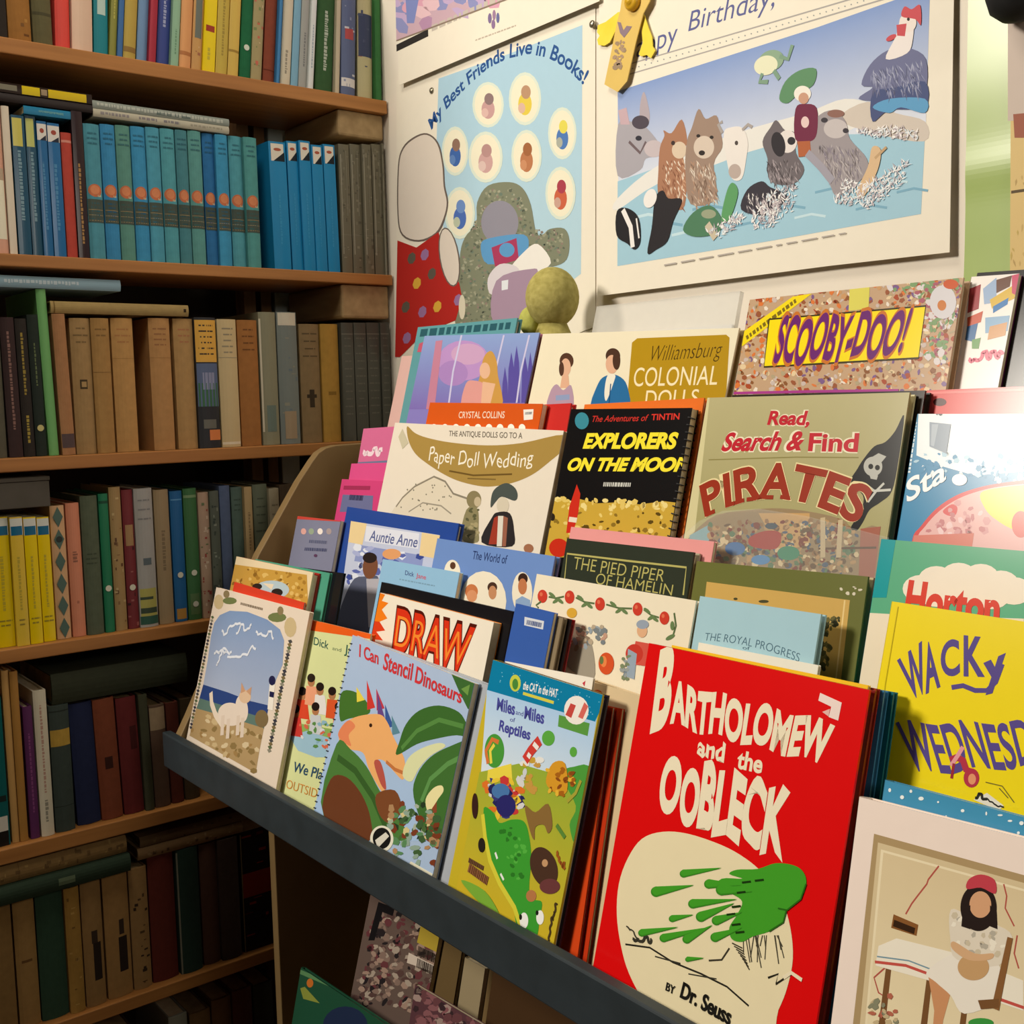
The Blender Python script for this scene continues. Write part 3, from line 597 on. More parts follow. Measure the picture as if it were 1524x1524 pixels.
# ------------------------------------------------------------------ the display rack: five leaning tiers, end panels, front rail
LEAN = radians(15)
TN = Vector((0, -cos(LEAN), sin(LEAN))); TV = Vector((0, sin(LEAN), cos(LEAN)))
TIER = {1: (-.455, .995), 2: (-.390, 1.075), 3: (-.335, 1.145), 4: (-.275, 1.235), 5: (-.215, 1.310), 0: (-.300, .505), -1: (-.385, .400)}
RX0, RX1 = .105, 1.62
rack = thing('display_rack', 'brown tiered display rack with dark slate front rail, filled with picture books', 'display rack', None, Matrix.Translation((.86, -.25, 0)))
RINV = Matrix.Translation((-.86, .25, 0))
def rackpart(name, mb, mat, bevel=.0012, label=None):
    o = mb.build(name, mat, rack, bevel=bevel); o.matrix_parent_inverse = RINV
    if label: o['label'] = label
    return o
prof = [(-.135, 1.428), (-.183, 1.427), (-.200, 1.424), (-.213, 1.417), (-.224, 1.405), (-.248, 1.375), (-.319, 1.272), (-.385, 1.150), (-.438, 1.050), (-.459, 1.013), (-.459, .985), (-.40, .955), (-.33, .93), (-.315, .90),
        (-.315, 0), (-.02, 0), (-.02, 1.428)]
for x0, x1 in ((RX0 - .018, RX0), (RX1, RX1 + .018)):
    b = MB(); b.prism(prof, 0, x0, x1); rackpart('end_panel', b, TAN)
b = MB(); b.quadbox((RX0 - .012, -.474, .984), (RX1 + .012, -.461, 1.034)); rackpart('front_rail', b, SLATE, .002, 'dark slate grey metal rail along the front')
b = MB(); b.prism([(-.46, .984), (-.31, .945), (-.31, .935), (-.46, .974)][::-1], 0, RX0, RX1); rackpart('bottom_panel', b, TAN)
def tierpoly(k, w0, w1, v0, v1):
    y, z = TIER[k]; q = []
    for w, v in ((w0, v0), (w1, v0), (w1, v1), (w0, v1)):
        p = TN * w + TV * v; q.append((y + p.y, z + p.z))
    return q
for k, dep, hi in ((1, .040, .085), (2, .034, .070), (3, .031, .092), (4, .037, .078), (5, .042, .09)):
    b = MB(); b.prism(tierpoly(k, -dep, .002, -.007, -.001), 0, RX0, RX1); rackpart('ledge', b, TAN)
    b = MB(); b.prism(tierpoly(k, -dep - .0016, -dep, -.007, hi), 0, RX0, RX1); rackpart('back_board', b, TAN, 0)
b = MB(); b.quadbox((RX0, -.125, 1.412), (RX1, -.02, 1.427)); rackpart('top_shelf', b, TAN)
b = MB(); b.quadbox((RX0, -.03, .02), (RX1, -.02, 1.41)); rackpart('rear_board', b, TAN, 0)
b = MB(); b.quadbox((RX0, -.315, .34), (RX1, -.03, .36)); rackpart('lower_shelf', b, TAN)
b = MB(); b.prism(tierpoly(0, -.045, .004, -.012, -.002), 0, RX0, RX1); rackpart('ledge', b, TAN)

# clear plastic lips that hold the books on the fourth tier
def strip_on_tier(k, w, px_pts, thick, name, mat, label):
    y, z = TIER[k]; O = Vector((0, y, z)) + TN * w; q = []
    for px, py in px_pts:
        p = on_plane(px, py, O, TN) - O; q.append((p.x, p.dot(TV)))
    b = MB(); b.prism(q[::-1], 2, -thick, 0)
    o = b.build(name, mat, rack); o.matrix_parent_inverse = RINV @ Matrix.Identity(4)
    M = Matrix.Identity(4)
    for i, v in enumerate((Vector((1, 0, 0)), TV, TN)):
        for j in range(3): M[j][i] = v[j]
    M.translation = O; o.matrix_basis = M
    o['label'] = label; return o
strip_on_tier(4, .0042, [(1012, 800), (1040, 775), (1075, 760), (1130, 757), (1200, 768), (1322, 800), (1322, 880), (1012, 880)], .0012, 'clear_lip', ACRYLIC, 'clear plastic lip in front of the fourth tier')

# ------------------------------------------------------------------ picture books standing face out on the tiers
def rack_book(name, label, k, d, T, TL, TR, kind, col, spine=None, art=None, group='picture books face out on the display rack', mat=GLOSS, ext=1.0, page=None, spiral=None):
    y, z = TIER[k]; O = Vector((0, y, z)) + TN * (-d)
    def uv0(px, py): p = on_plane(px, py, O, TN) - O; return p.x, p.dot(TV)
    a, b = uv0(*TL), uv0(*TR)
    if ext != 1: b = (a[0] + (b[0] - a[0]) * ext, a[1] + (b[1] - a[1]) * ext)
    ang = max(-.05, min(.05, atan2(b[1] - a[1], b[0] - a[0]))); W = sqrt((b[0] - a[0]) ** 2 + (b[1] - a[1]) ** 2)
    H = (a[1] - W * max(0, -sin(ang)) - .0004) / cos(ang)
    eu = Vector((cos(ang), 0, 0)) + TV * sin(ang); ev = Vector((-sin(ang), 0, 0)) + TV * cos(ang)
    bl = (a[0] + H * sin(ang), a[1] - H * cos(ang)); P = O + Vector((bl[0], 0, 0)) + TV * bl[1]
    M = Matrix.Identity(4)
    for i, v in enumerate((eu, ev, TN)):
        for j in range(3): M[j][i] = v[j]
    M.translation = P
    o = thing(name, label, 'book', group, M)
    hard = kind == 'hard'; t = .0022 if hard else .0007; t = min(t, T * .25); e = .0035 if hard else .0006
    c = lin(col); cs = lin(spine or col); mb = MB()
    if kind == 'spiral':
        mb.quadbox((0, 0, -t), (W, H, 0), c); mb.quadbox((0, 0, -T), (W, H, -T + t), c)
    else:
        N = 6; bul = min(.003, T * .3)
        out = [(W, -T), (0, -T)] if False else None
        ring = [(W, 0)] + [(-bul * sin(pi * i / N) + .0, -T * i / N) for i in range(N + 1)] + [(W, -T), (W, -T + t), (t, -T + t), (t, -t), (W, -t)]
        n = len(ring); kk = len(mb.v)
        mb.v += [(p[0], 0, p[1]) for p in ring] + [(p[0], H, p[1]) for p in ring]
        for i in range(n):
            j = (i + 1) % n
            mb.f.append([kk + i, kk + n + i, kk + n + j, kk + j]); mb.c.append(c if i in (0, n - 1) else cs)
        mb.f.append([kk + i for i in range(n)]); mb.c.append(c)
        mb.f.append([kk + n + i for i in range(n - 1, -1, -1)]); mb.c.append(c)
    if art:
        def conv(px, py):
            p = on_plane(px, py, P, TN) - P; return p.dot(eu), p.dot(ev)
        art(Art(mb, conv, W, H, lambda u, v, h: (u, v, h)))
    mb.build('cover', mat, o)
    pg = MB(); pg.quadbox((t + .0004, e, -T + t + .0002), (W - e, H - e, -t - .0002)); pg.build('pages', page or PAGES, o)
    if spiral:
        side, c2 = spiral; x = .004 if side == 'l' else W - .004; s = MB(); n = int(H / .0075)
        sg = 1 if side == 'l' else -1
        for i in range(n):
            v = .004 + i * .0075
            s.tube([(x - sg * .006 * (cos(q) * .5 + .5), v + .0012 * q / pi, -T / 2 + (T / 2 + .0016) * sin(q)) for q in [2 * pi * j / 10 for j in range(10)]], .0007, 5)
        s.build('spiral_binding', c2, o)
    return o

COVERS = {}
def cover(f): COVERS[f.__name__] = f; return f

@cover
def kitten(A):
    A.crop(260, 740, .328)
    A.many([('#c9b48a', 200, 475, 22, 34), ('#c9b48a', 525, 590, 28, 46), ('#6f7a4c', 250, 470, 32, 16), ('#6f7a4c', 465, 545, 42, 22), ('#8a7a58', 235, 440, 14, 18), ('#8a7a58', 480, 515, 14, 20)])
    A.smooth = True; A.grad('#7d97c0', '#a9b4cc', [(180, 570), (205, 535), (250, 515), (330, 520), (420, 555), (478, 600), (497, 650), (490, 760), (460, 830), (428, 948), (128, 862), (150, 740), (165, 630)])
    A.smooth = False; A.poly('#2f4680', [(130, 850), (240, 885), (345, 925), (428, 945), (415, 1012), (112, 915)])
    A.poly('#5f7a70', [(114, 912), (415, 1005), (405, 1052), (98, 962)])
    A.poly('#b09468', [(98, 958), (250, 1000), (405, 1048), (385, 1150), (368, 1252), (68, 1082)])
    A.confetti(['#8c7448', '#c8b084', '#a08050', '#d4c09a'], [(98, 965), (400, 1055), (365, 1245), (70, 1080)], 45, 6, 18, 3)
    A.smooth = True; A.ell('#7d6a48', 395, 1005, 30, 40)
    A.line('#e4d4c0', [(215, 1030), (185, 985), (168, 935), (165, 885)], 15)
    A.ell('#e4d4c4', 255, 985, 58, 52, .3); A.ell('#e4d4c4', 305, 960, 28, 60, -.1)
    for x, y in ((215, 1080), (240, 1095), (285, 1080), (305, 1090)): A.line('#dccab8', [(x + 5, y - 90), (x, y)], 15)
    A.ell('#dcbc9c', 320, 905, 27, 30); A.poly('#c89a78', [(300, 890), (304, 840), (322, 880)]); A.poly('#c89a78', [(325, 880), (350, 860), (345, 900)])
    A.poly('#efe8dc', [(422, 962), (446, 968), (456, 850), (432, 845)]); A.ell('#23244a', 443, 832, 15, 22); A.poly('#23244a', [(430, 905), (450, 910), (453, 885), (432, 880)])
    cols = ['#4a4a4c', '#7a6a48', '#5c6a4a', '#8c8878', '#3c3c48']
    for i in range(34):
        t = i / 33; A.raw([A.uv((525 - 95 * t + dx * 10, 655 + 495 * t + dy * 9)) for dx, dy in ((-1, -.6), (.4, -1), (1, .3), (-.3, 1))], lin(cols[i % 5]))
        A.raw([A.uv((172 - 98 * t + dx * 7, 545 + 500 * t + dy * 7)) for dx, dy in ((-1, -.6), (.4, -1), (1, .3), (-.3, 1))], lin(cols[(i + 2) % 5]))
    A.step(); A.words('#8a7a68', 300, 482, 400, 508, 5, 4)
    for x0, y0, x1, y1, sd in ((215, 620, 300, 560, 1), (280, 600, 350, 585, 2), (370, 620, 450, 630, 3), (180, 720, 260, 690, 4), (240, 720, 370, 690, 5), (190, 750, 240, 690, 6)):
        A.scribble('#dfe4ee', x0, y0, x1, y1, 5, 7, 20, sd)
@cover
def gilded(A):
    A.crop(260, 740, .328)
    A.poly('#c69a44', [(272, 305), (600, 352), (606, 500), (245, 420)]); A.confetti(['#a87c30', '#dcb868', '#8c6424'], [(275, 310), (595, 355), (600, 480), (250, 410)], 60, 4, 12, 7)
    A.ell('#b4c8d0', 440, 420, 80, 42); A.ell('#2c2420', 375, 405, 22, 14); A.ell('#2c2420', 465, 432, 26, 18); A.poly('#e8d8bc', [(400, 390), (450, 395), (440, 420)])
@cover
def children(A):
    A.crop(260, 740, .328)
    A.poly('#e65f1e', [(560, 540), (900, 600), (900, 645), (585, 600)]); A.poly('#e65f1e', [(590, 545), (622, 556), (468, 1320), (430, 1300)])
    A.text('#2c5a50', 'Dick', (630, 668), (697, 690), (634, 634), bold=.01); A.text('#6a7c5c', 'and', (715, 692), (755, 702), (717, 676)); A.text('#2c5a50', 'Jane', (770, 706), (850, 728), (774, 668), bold=.01)
    A.poly('#8cae5c', [(530, 1020), (760, 1060), (750, 1110), (520, 1065)]); A.poly('#9cc0d4', [(520, 1085), (600, 1060), (740, 1105), (725, 1180), (640, 1180), (560, 1150)])
    for x, y, c in ((580, 890, '#d8482c'), (620, 830, '#e8a07c'), (660, 870, '#e4e0dc'), (715, 890, '#d8582c'), (550, 970, '#c83a34'), (640, 960, '#c8ccd0'), (745, 960, '#d05a30')):
        A.poly(c, [(x - 22, y + 25), (x + 22, y + 30), (x + 32, y + 120), (x - 30, y + 110)]); A.ell('#b07850', x, y + 8, 16, 22); A.ell('#241a18', x, y - 10, 18, 20)
    A.confetti(['#d8d8dc', '#d46a4c', '#8cb4c8', '#5c8a48'], [(560, 1000), (730, 1030), (710, 1150), (580, 1120)], 26, 6, 15, 9)
    A.text('#2f4f6a', 'We Play', (535, 1243), (690, 1288), (545, 1200), bold=.012)
    A.text('#d08a3c', 'OUTSIDE', (505, 1318), (665, 1372), (512, 1280), bold=-.006)
@cover
def dinosaur(A):
    A.crop(260, 740, .328)
    A.grad('#b0c0dc', '#a4c4e8', [(700, 560), (1500, 560), (1500, 1560), (600, 1560)])
    A.poly('#3f6a34', [(1255, 800), (1420, 850), (1400, 1000), (1330, 960), (1290, 880)]); A.poly('#6f9a4a', [(1300, 870), (1340, 850), (1330, 900)])
    A.smooth = True; A.poly('#46722f', [(755, 890), (810, 880), (865, 920), (885, 980), (790, 1005), (750, 1010)])
    for c, x, y, h in (('#e8d44c', 825, 860, 60), ('#d03c34', 872, 830, 125), ('#c03c4c', 915, 868, 90), ('#6a4a8c', 920, 885, 130), ('#3c5a9c', 955, 940, 100), ('#5c8a9c', 985, 990, 80)):
        A.poly(c, [(x, y), (x + 38, y + h), (x - 4 + 6, y + h + 10)])
    A.poly('#eeb070', [(745, 1090), (752, 1050), (790, 1012), (850, 990), (930, 985), (965, 1020), (990, 1080), (1015, 1130), (1042, 1185), (1045, 1240), (1035, 1282), (1000, 1250), (955, 1200), (925, 1190), (905, 1205), (925, 1260), (955, 1330), (940, 1335), (905, 1280), (878, 1225), (855, 1160), (800, 1145), (755, 1125)])
    A.poly('#e4875c', [(745, 1090), (752, 1050), (790, 1012), (820, 1040), (790, 1080), (800, 1130)]); A.poly('#b8584c', [(905, 1205), (930, 1195), (950, 1250), (960, 1325), (935, 1300)])
    A.ell('#3a2418', 890, 1035, 7, 9); A.line('#c47844', [(960, 1200), (1000, 1235), (1036, 1250)], 9)
    A.poly('#3e6b30', [(1008, 1170), (1020, 1110), (1050, 1030), (1110, 968), (1200, 945), (1290, 975), (1330, 1040), (1345, 1090), (1280, 1080), (1190, 1095), (1100, 1120)])
    A.line('#578a44', [(1030, 1140), (1100, 1060), (1200, 1010), (1310, 1040)], 12)
    A.poly('#dcdfae', [(1035, 1262), (1060, 1185), (1120, 1140), (1200, 1115), (1228, 1132), (1160, 1175), (1110, 1230), (1075, 1290)])
    A.poly('#437034', [(1085, 1360), (1100, 1260), (1160, 1180), (1250, 1130), (1340, 1110), (1320, 1250), (1280, 1420), (1240, 1560), (1150, 1540)]); A.line('#5f9450', [(1120, 1380), (1160, 1280), (1240, 1210), (1320, 1170)], 14)
    A.poly('#4f7d3c', [(735, 1120), (800, 1145), (870, 1220), (930, 1330), (990, 1420), (1050, 1560), (680, 1460)]); A.line('#3a5f2c', [(740, 1180), (820, 1240), (900, 1360), (960, 1500)], 16)
    A.poly('#6c3e26', [(708, 1280), (780, 1270), (850, 1350), (890, 1460), (880, 1560), (680, 1450)])
    A.poly('#7c4a2c', [(915, 1350), (1000, 1330), (1030, 1420), (980, 1480), (930, 1440)]); A.poly('#ece2a8', [(1140, 1370), (1175, 1320), (1212, 1308), (1220, 1335), (1190, 1380), (1175, 1440), (1150, 1430)]); A.poly('#8c4a30', [(1150, 1440), (1190, 1380), (1190, 1430)])
    A.confetti(['#2c4028', '#7c4028', '#a8b4a0', '#4c6a3c', '#d8c890'], [(1000, 1380), (1120, 1380), (1240, 1540), (950, 1550)], 40, 7, 22, 5)
    A.crop(360, 1150, .3937)
    A.confetti(['#7a3c24', '#5c8a5c', '#b08860', '#42603a', '#90a898'], [(560, 130), (740, 150), (760, 380), (560, 300)], 50, 8, 22, 8)
    A.ell('#e8e4d0', 530, 250, 44, 50); A.ell('#1c1c1a', 530, 248, 34, 40); A.poly('#dcd8c8', [(505, 255), (545, 225), (558, 240), (515, 285)]); A.smooth = False; A.poly('#e4e0c8', [(640, 335), (745, 395), (735, 410), (630, 350)])
    A.crop(260, 740, .328)
    A.text('#d2383e', 'I Can', (838, 722), (925, 758), (840, 668), bold=.02); A.text('#d2383e', 'Stencil', (945, 778), (1075, 830), (955, 708), bold=.02); A.text('#d2383e', 'Dinosaurs', (1090, 838), (1300, 935), (1100, 768), (1310, 880), bold=.02)
@cover
def reptiles(A):
    A.crop(640, 960, .315)
    A.grad('#a8cbee', '#dce8f0', [(270, 200), (790, 340), (740, 640), (240, 620)])
    A.poly('#0f7ea8', [(290, 60), (840, 230), (780, 362), (270, 212)])
    r = random.Random(4)
    for i in range(40):
        x = r.uniform(310, 800); y = 95 + (x - 300) * .31 + r.uniform(0, 100); A.raw([A.uv((x + a, y + b)) for a, b in ((-3, 0), (0, -3), (3, 0), (0, 3))], lin('#7cc4dc'))
    A.step(); A.ell('#c8d04c', 403, 180, 26, 40); A.ell('#4c8a3c', 403, 185, 14, 26)
    A.text('#f4f4f0', 'the CAT in the HAT', (438, 208), (600, 248), (444, 172), bold=.02); A.line('#d8d04c', [(440, 228), (585, 272)], 9)
    A.poly('#5c9a44', [(610, 330), (755, 370), (745, 430), (605, 385)]); A.ell('#f2ece4', 692, 308, 58, 68); A.poly('#c84a44', [(640, 330), (665, 275), (690, 285), (668, 345)]); A.poly('#d86a60', [(700, 340), (730, 270), (748, 290), (722, 350)])
    A.text('#4a4c9c', 'Miles', (315, 305), (400, 330), (320, 250), bold=.03); A.text('#4a4c9c', 'and', (405, 327), (440, 337), (408, 305)); A.text('#4a4c9c', 'Miles', (445, 345), (538, 372), (450, 290), bold=.03)
    A.text('#4a4c9c', 'of', (378, 360), (402, 366), (380, 340)); A.text('#4a4c9c', 'Reptiles', (325, 402), (472, 448), (332, 355), bold=.03)
    A.grad('#8fae3c', '#d2b42c', [(235, 600), (420, 560), (560, 600), (760, 610), (620, 1470), (120, 1180)])
    A.smooth = True; A.poly('#4f9c3e', [(620, 615), (680, 575), (760, 600), (700, 940), (660, 850), (690, 760)]); A.ell('#5caa44', 560, 440, 30, 36); A.ell('#5caa44', 678, 505, 17, 24)
    A.ell('#4a9a3c', 305, 500, 46, 80); A.line('#d8783c', [(275, 560), (265, 500), (295, 445), (325, 460)], 14); A.line('#ecd84c', [(290, 560), (285, 500), (305, 470)], 12)
    A.poly('#ecd84c', [(275, 590), (385, 560), (390, 640), (270, 640)]); A.confetti(['#c83c3c', '#3c3c7c', '#e0762c', '#e8c83c', '#d8d8d8', '#28285c'], [(250, 640), (440, 640), (430, 820), (300, 800)], 46, 10, 30, 6)
    A.ell('#4a78b0', 335, 690, 42, 36); A.ell('#2c2a6c', 360, 760, 46, 52)
    A.confetti(['#e8e8e4', '#d0d4d8', '#c8a03c', '#c89a48'], [(410, 540), (540, 540), (500, 700), (420, 640)], 18, 10, 22, 3); A.line('#d04038', [(450, 545), (478, 500), (520, 450)], 34); A.line('#f0ece8', [(462, 515), (476, 530)], 15); A.line('#f0ece8', [(490, 465), (512, 490)], 15)
    A.poly('#3f9e34', [(255, 770), (300, 790), (330, 840), (385, 825), (440, 830), (465, 880), (480, 1000), (470, 1150), (490, 1200), (530, 1215), (520, 1290), (500, 1390), (430, 1370), (405, 1300), (395, 1220), (335, 1120), (290, 1010), (268, 900)])
    A.line('#d8d040', [(250, 800), (262, 910), (285, 1020), (330, 1125), (400, 1240), (430, 1330)], 16); A.confetti(['#2f7a28', '#56b444'], [(330, 860), (450, 860), (460, 1100), (400, 1120)], 24, 5, 14, 2)
    A.line('#f0f0ec', [(310, 980), (320, 1010)], 8); A.line('#f0f0ec', [(335, 1080), (350, 1110)], 8)
    A.ell('#f4f4f0', 446, 1302, 20, 38); A.ell('#f4f4f0', 522, 1287, 18, 34); A.ell('#20241c', 430, 1285, 7, 14); A.ell('#20241c', 508, 1265, 7, 12); A.ell('#b87a4c', 480, 1185, 24, 28)
    A.poly('#8a6a3a', [(450, 760), (500, 790), (560, 750), (580, 850), (560, 890), (540, 850), (500, 860), (495, 920), (475, 880)]); A.ell('#4c3428', 540, 1050, 62, 98, -.3); A.ell('#6c3c3c', 568, 1140, 48, 36); A.ell('#c89a70', 545, 1030, 14, 18)
    A.poly('#d89a2c', [(550, 650), (580, 560), (640, 560), (650, 690), (600, 700)]); A.confetti(['#a8641c', '#e8b83c', '#8c4c1c'], [(555, 570), (700, 600), (660, 720), (560, 700)], 24, 6, 16, 8)
    A.line('#a8a43c', [(650, 740), (690, 700), (715, 640)], 12); A.line('#5c8a3c', [(600, 850), (640, 910)], 14)
    A.scribble('#a05a24', 600, 970, 640, 1060, 10, 7, 22, 5); A.scribble('#4c3c24', 560, 1390, 600, 1210, 8, 9, 22, 6); A.words('#6c4c34', 185, 1015, 255, 1055, 14, 5); A.words('#8a5a3c', 185, 1050, 275, 1115, 26, 6)
    A.poly('#7cae3c', [(150, 1110), (260, 1160), (330, 1270), (300, 1270), (220, 1200)]); A.ell('#2a2420', 247, 945, 16, 34); A.ell('#3c2420', 215, 760, 14, 60)
@cover
def oobleck(A):
    A.crop(860, 940, .383)
    C = '#f2e6c8'
    j = lambda x: .07 * sin(x * 23)
    A.text(C, 'B', (282, 378), (352, 350), (318, 92), bold=.05); A.text(C, 'ARTHOLOMEW', (358, 350), (962, 508), (366, 205), (1000, 368), bold=.045, jit=j)
    A.text(C, 'and', (462, 478), (568, 504), (470, 412), bold=.03, jit=j); A.text(C, 'the', (616, 528), (714, 550), (626, 462), bold=.03)
    A.text(C, 'O', (308, 686), (388, 702), (334, 494), bold=.05); A.text(C, 'O', (388, 735), (462, 752), (410, 540), bold=.05)
    A.text(C, 'BLECK', (462, 748), (800, 868), (490, 520), (835, 640), bold=.05, jit=j)
    A.poly('#f4ded6', [(942, 238), (1026, 276), (1012, 346), (975, 332), (985, 292), (935, 268)]); A.poly('#e8b8b0', [(950, 312), (980, 300), (975, 330)])
    A.smooth = True; A.poly('#ecdfb8', [(330, 778), (430, 786), (560, 830), (650, 880), (720, 940), (790, 1035), (826, 1150), (836, 1270), (815, 1380), (780, 1470), (720, 1580), (360, 1580), (270, 1460), (200, 1330), (168, 1220), (152, 1100), (160, 980), (195, 880), (250, 805)])
    G = '#45a02a'
    A.line('#2c2a22', [(185, 1215), (280, 1228), (370, 1285), (480, 1330), (580, 1380), (665, 1455)], 5); A.line('#3c3a30', [(300, 1262), (400, 1290)], 4); A.line('#3c3a30', [(430, 1330), (540, 1350)], 4)
    r = random.Random(2)
    for i in range(16): x = r.uniform(640, 780); A.line('#4a4638', [(x, 1180), (x + r.uniform(-20, 25), 1180 + r.uniform(40, 130))], 4)
    for i in range(8): A.line('#3c382c', [(600 + i * 8, 1210 + i * 12), (640 + i * 4, 1230 + i * 12)], 4)
    A.line('#3c382c', [(510, 1278), (560, 1275), (590, 1230)], 5); A.line('#2a281f', [(740, 1345), (780, 1330), (770, 1370), (830, 1330), (870, 1350)], 6); A.line('#f0e4c4', [(800, 1345), (830, 1325), (872, 1354)], 12)
    A.poly(G, [(590, 942), (620, 925), (700, 922), (770, 900), (840, 908), (878, 935), (889, 980), (868, 1040), (815, 1082), (800, 1130), (745, 1165), (680, 1185), (640, 1205), (600, 1195), (590, 1150), (620, 1100), (640, 1050), (600, 1020), (540, 1000), (560, 960), (640, 960)])
    for x0, y0, x1, y1, rr in ((412, 938, 560, 918, 15), (305, 1008, 452, 985, 20), (510, 978, 640, 985, 18), (448, 1055, 620, 1040, 18), (368, 1113, 450, 1100, 13), (480, 1105, 610, 1055, 20), (250, 1168, 392, 1148, 14), (335, 1188, 505, 1150, 16), (425, 1192, 525, 1140, 17), (540, 1120, 640, 1090, 18), (535, 1185, 640, 1150, 18), (428, 1271, 492, 1268, 9), (560, 1000, 680, 1010, 22)):
        A.drop('#3a8a24', x0, y0 + 3, x1, y1 + 2, rr); A.drop(G, x0 + 2, y0 - 1, x1, y1 - 1, rr * .86)
    for x, y in ((640, 975), (620, 1015), (600, 1070), (580, 1100), (600, 1140), (615, 1170), (690, 968)): A.line('#1d3a12', [(x, y), (x + 34, y - 4)], 6)
    A.line('#2c6a1a', [(889, 980), (868, 1040), (815, 1082), (780, 1075)], 5); A.line('#2c6a1a', [(812, 1085), (800, 1130), (745, 1165)], 5)
    A.scribble('#3c3a30', 215, 1200, 290, 1200, 8, 8, 14, 3); A.scribble('#3c3a30', 190, 1150, 240, 1190, 4, 8, 10, 4)
    A.text('#1c1a16', 'BY', (342, 1392), (376, 1410), (348, 1362), bold=.02); A.text('#1c1a16', 'Dr. Seuss', (398, 1418), (592, 1528), (412, 1362), (604, 1470), bold=.03)
@cover
def portrait(A):
    A.crop(1200, 840, .4488)
    A.poly('#b0966c', [(225, 893), (800, 1052), (800, 1700), (120, 1700), (155, 1524)]); A.poly('#d8c49c', [(238, 922), (800, 1078), (800, 1700), (150, 1700), (178, 1524)])
    A.poly('#efe0bc', [(248, 945), (800, 1098), (800, 1700), (165, 1700), (195, 1524)]); A.grad('#dcc8a0', '#f0e2bc', [(256, 955), (800, 1106), (800, 1700), (170, 1700), (202, 1524)])
    for sd, pts in ((1, [(440, 1000), (405, 1045), (400, 1060), (365, 1105), (350, 1125), (330, 1160)]), (2, [(655, 1060), (665, 1100), (660, 1140), (690, 1200)]), (3, [(270, 1330), (225, 1370), (240, 1420), (270, 1440), (240, 1500)]), (4, [(700, 1230), (690, 1290), (705, 1340)])):
        A.line('#b4584c', pts, 5)
    for x, y in ((265, 1332), (400, 1370), (520, 1440)): A.poly('#7a5432', [(x, y), (x + 18, y + 4), (x - 10, y + 260), (x - 32, y + 250)])
    A.poly('#f2ead8', [(240, 1265), (300, 1240), (500, 1290), (720, 1380), (720, 1480), (480, 1400), (230, 1330)]); A.line('#c8564c', [(228, 1318), (330, 1330), (480, 1385), (722, 1470)], 8); A.line('#7c9aa8', [(235, 1300), (340, 1314), (480, 1368)], 4)
    A.poly('#8a5a30', [(290, 1160), (372, 1195), (366, 1232), (282, 1205)]); A.poly('#3a2618', [(292, 1178), (362, 1206), (358, 1226), (288, 1200)])
    A.poly('#cf9468', [(405, 1365), (485, 1400), (455, 1510), (440, 1600), (415, 1600), (425, 1480)])
    A.smooth = True; A.poly('#f0e8da', [(400, 1350), (500, 1290), (640, 1330), (640, 1440), (525, 1490), (480, 1430), (430, 1385)])
    A.poly('#e4d9c6', [(480, 1145), (540, 1165), (620, 1190), (684, 1235), (640, 1330), (500, 1310), (478, 1240)]); A.confetti(['#cfc2a8', '#f2ead8', '#b8b0a0'], [(482, 1150), (670, 1235), (630, 1320), (490, 1290)], 30, 6, 14, 2)
    A.ell('#2b211e', 572, 1138, 60, 78); A.ell('#d8a47c', 578, 1128, 36, 44); A.poly('#2b211e', [(520, 1140), (545, 1130), (545, 1210), (515, 1200)]); A.poly('#2b211e', [(610, 1130), (632, 1150), (635, 1210), (610, 1200)])
    A.poly('#c44450', [(533, 1076), (540, 1044), (580, 1028), (625, 1046), (628, 1092), (580, 1072)]); A.ell('#c9a070', 555, 1335, 52, 44); A.poly('#d8ae84', [(490, 1250), (560, 1290), (620, 1290), (610, 1310), (540, 1312), (485, 1275)])
    A.smooth = False; A.poly('#8a5f38', [(668, 1235), (686, 1240), (640, 1480), (615, 1470)]); A.poly('#7a5432', [(570, 1445), (640, 1440), (640, 1470), (580, 1475)]); A.ell('#3f9a44', 580, 1520, 42, 16)
    A.confetti(['#c8b48c', '#b86a54', '#8a8a70'], [(215, 1440), (300, 1420), (300, 1520), (205, 1520)], 20, 5, 14, 5)
    A.words('#5c5448', 154, 872, 136, 1035, 5, 3)
@cover
def speckled(A):
    A.crop(1200, 840, .4488); r = random.Random(5)
    for i in range(30): x = r.uniform(270, 800); y = 735 + (x - 270) * .27 + r.uniform(-10, 90); A.many([('#e8f0f0', x, y, r.uniform(3, 9), r.uniform(3, 7))])
@cover
def lettering(A):
    A.crop(260, 740, .328)
    A.poly('#ef7f1c', [(890, 420), (955, 442), (940, 470), (970, 480), (940, 510), (965, 550), (930, 565), (955, 605), (915, 610), (945, 650), (870, 640)])
    A.poly('#d8401c', [(890, 560), (930, 565), (955, 605), (915, 610), (945, 650), (870, 640)])
    A.text('#52180e', 'DRAW', (984, 692), (1325, 796), (1006, 508), (1368, 600), bold=.075); A.text('#d8351a', 'DRAW', (988, 688), (1321, 790), (1009, 514), (1363, 606), bold=.045); A.text('#f08a30', 'DRAW', (996, 674), (1312, 772), (1014, 534), (1350, 624), bold=-.012)
@cover
def skyblue(A):
    A.crop(260, 740, .328); A.text('#4a5a8c', 'Dick', (1045, 352), (1085, 361), (1047, 332), bold=.01); A.text('#c8586c', 'Jane', (1095, 364), (1140, 374), (1097, 344), bold=.01); A.words('#7ca0b8', 1020, 372, 1180, 402, 3, 3)
@cover
def bluelabel(A): A.crop(720, 760, .3806); A.poly('#d8dce4', [(160, 415), (236, 432), (232, 465), (158, 448)]); A.words('#4c5c8c', 168, 436, 226, 448, 12, 4)
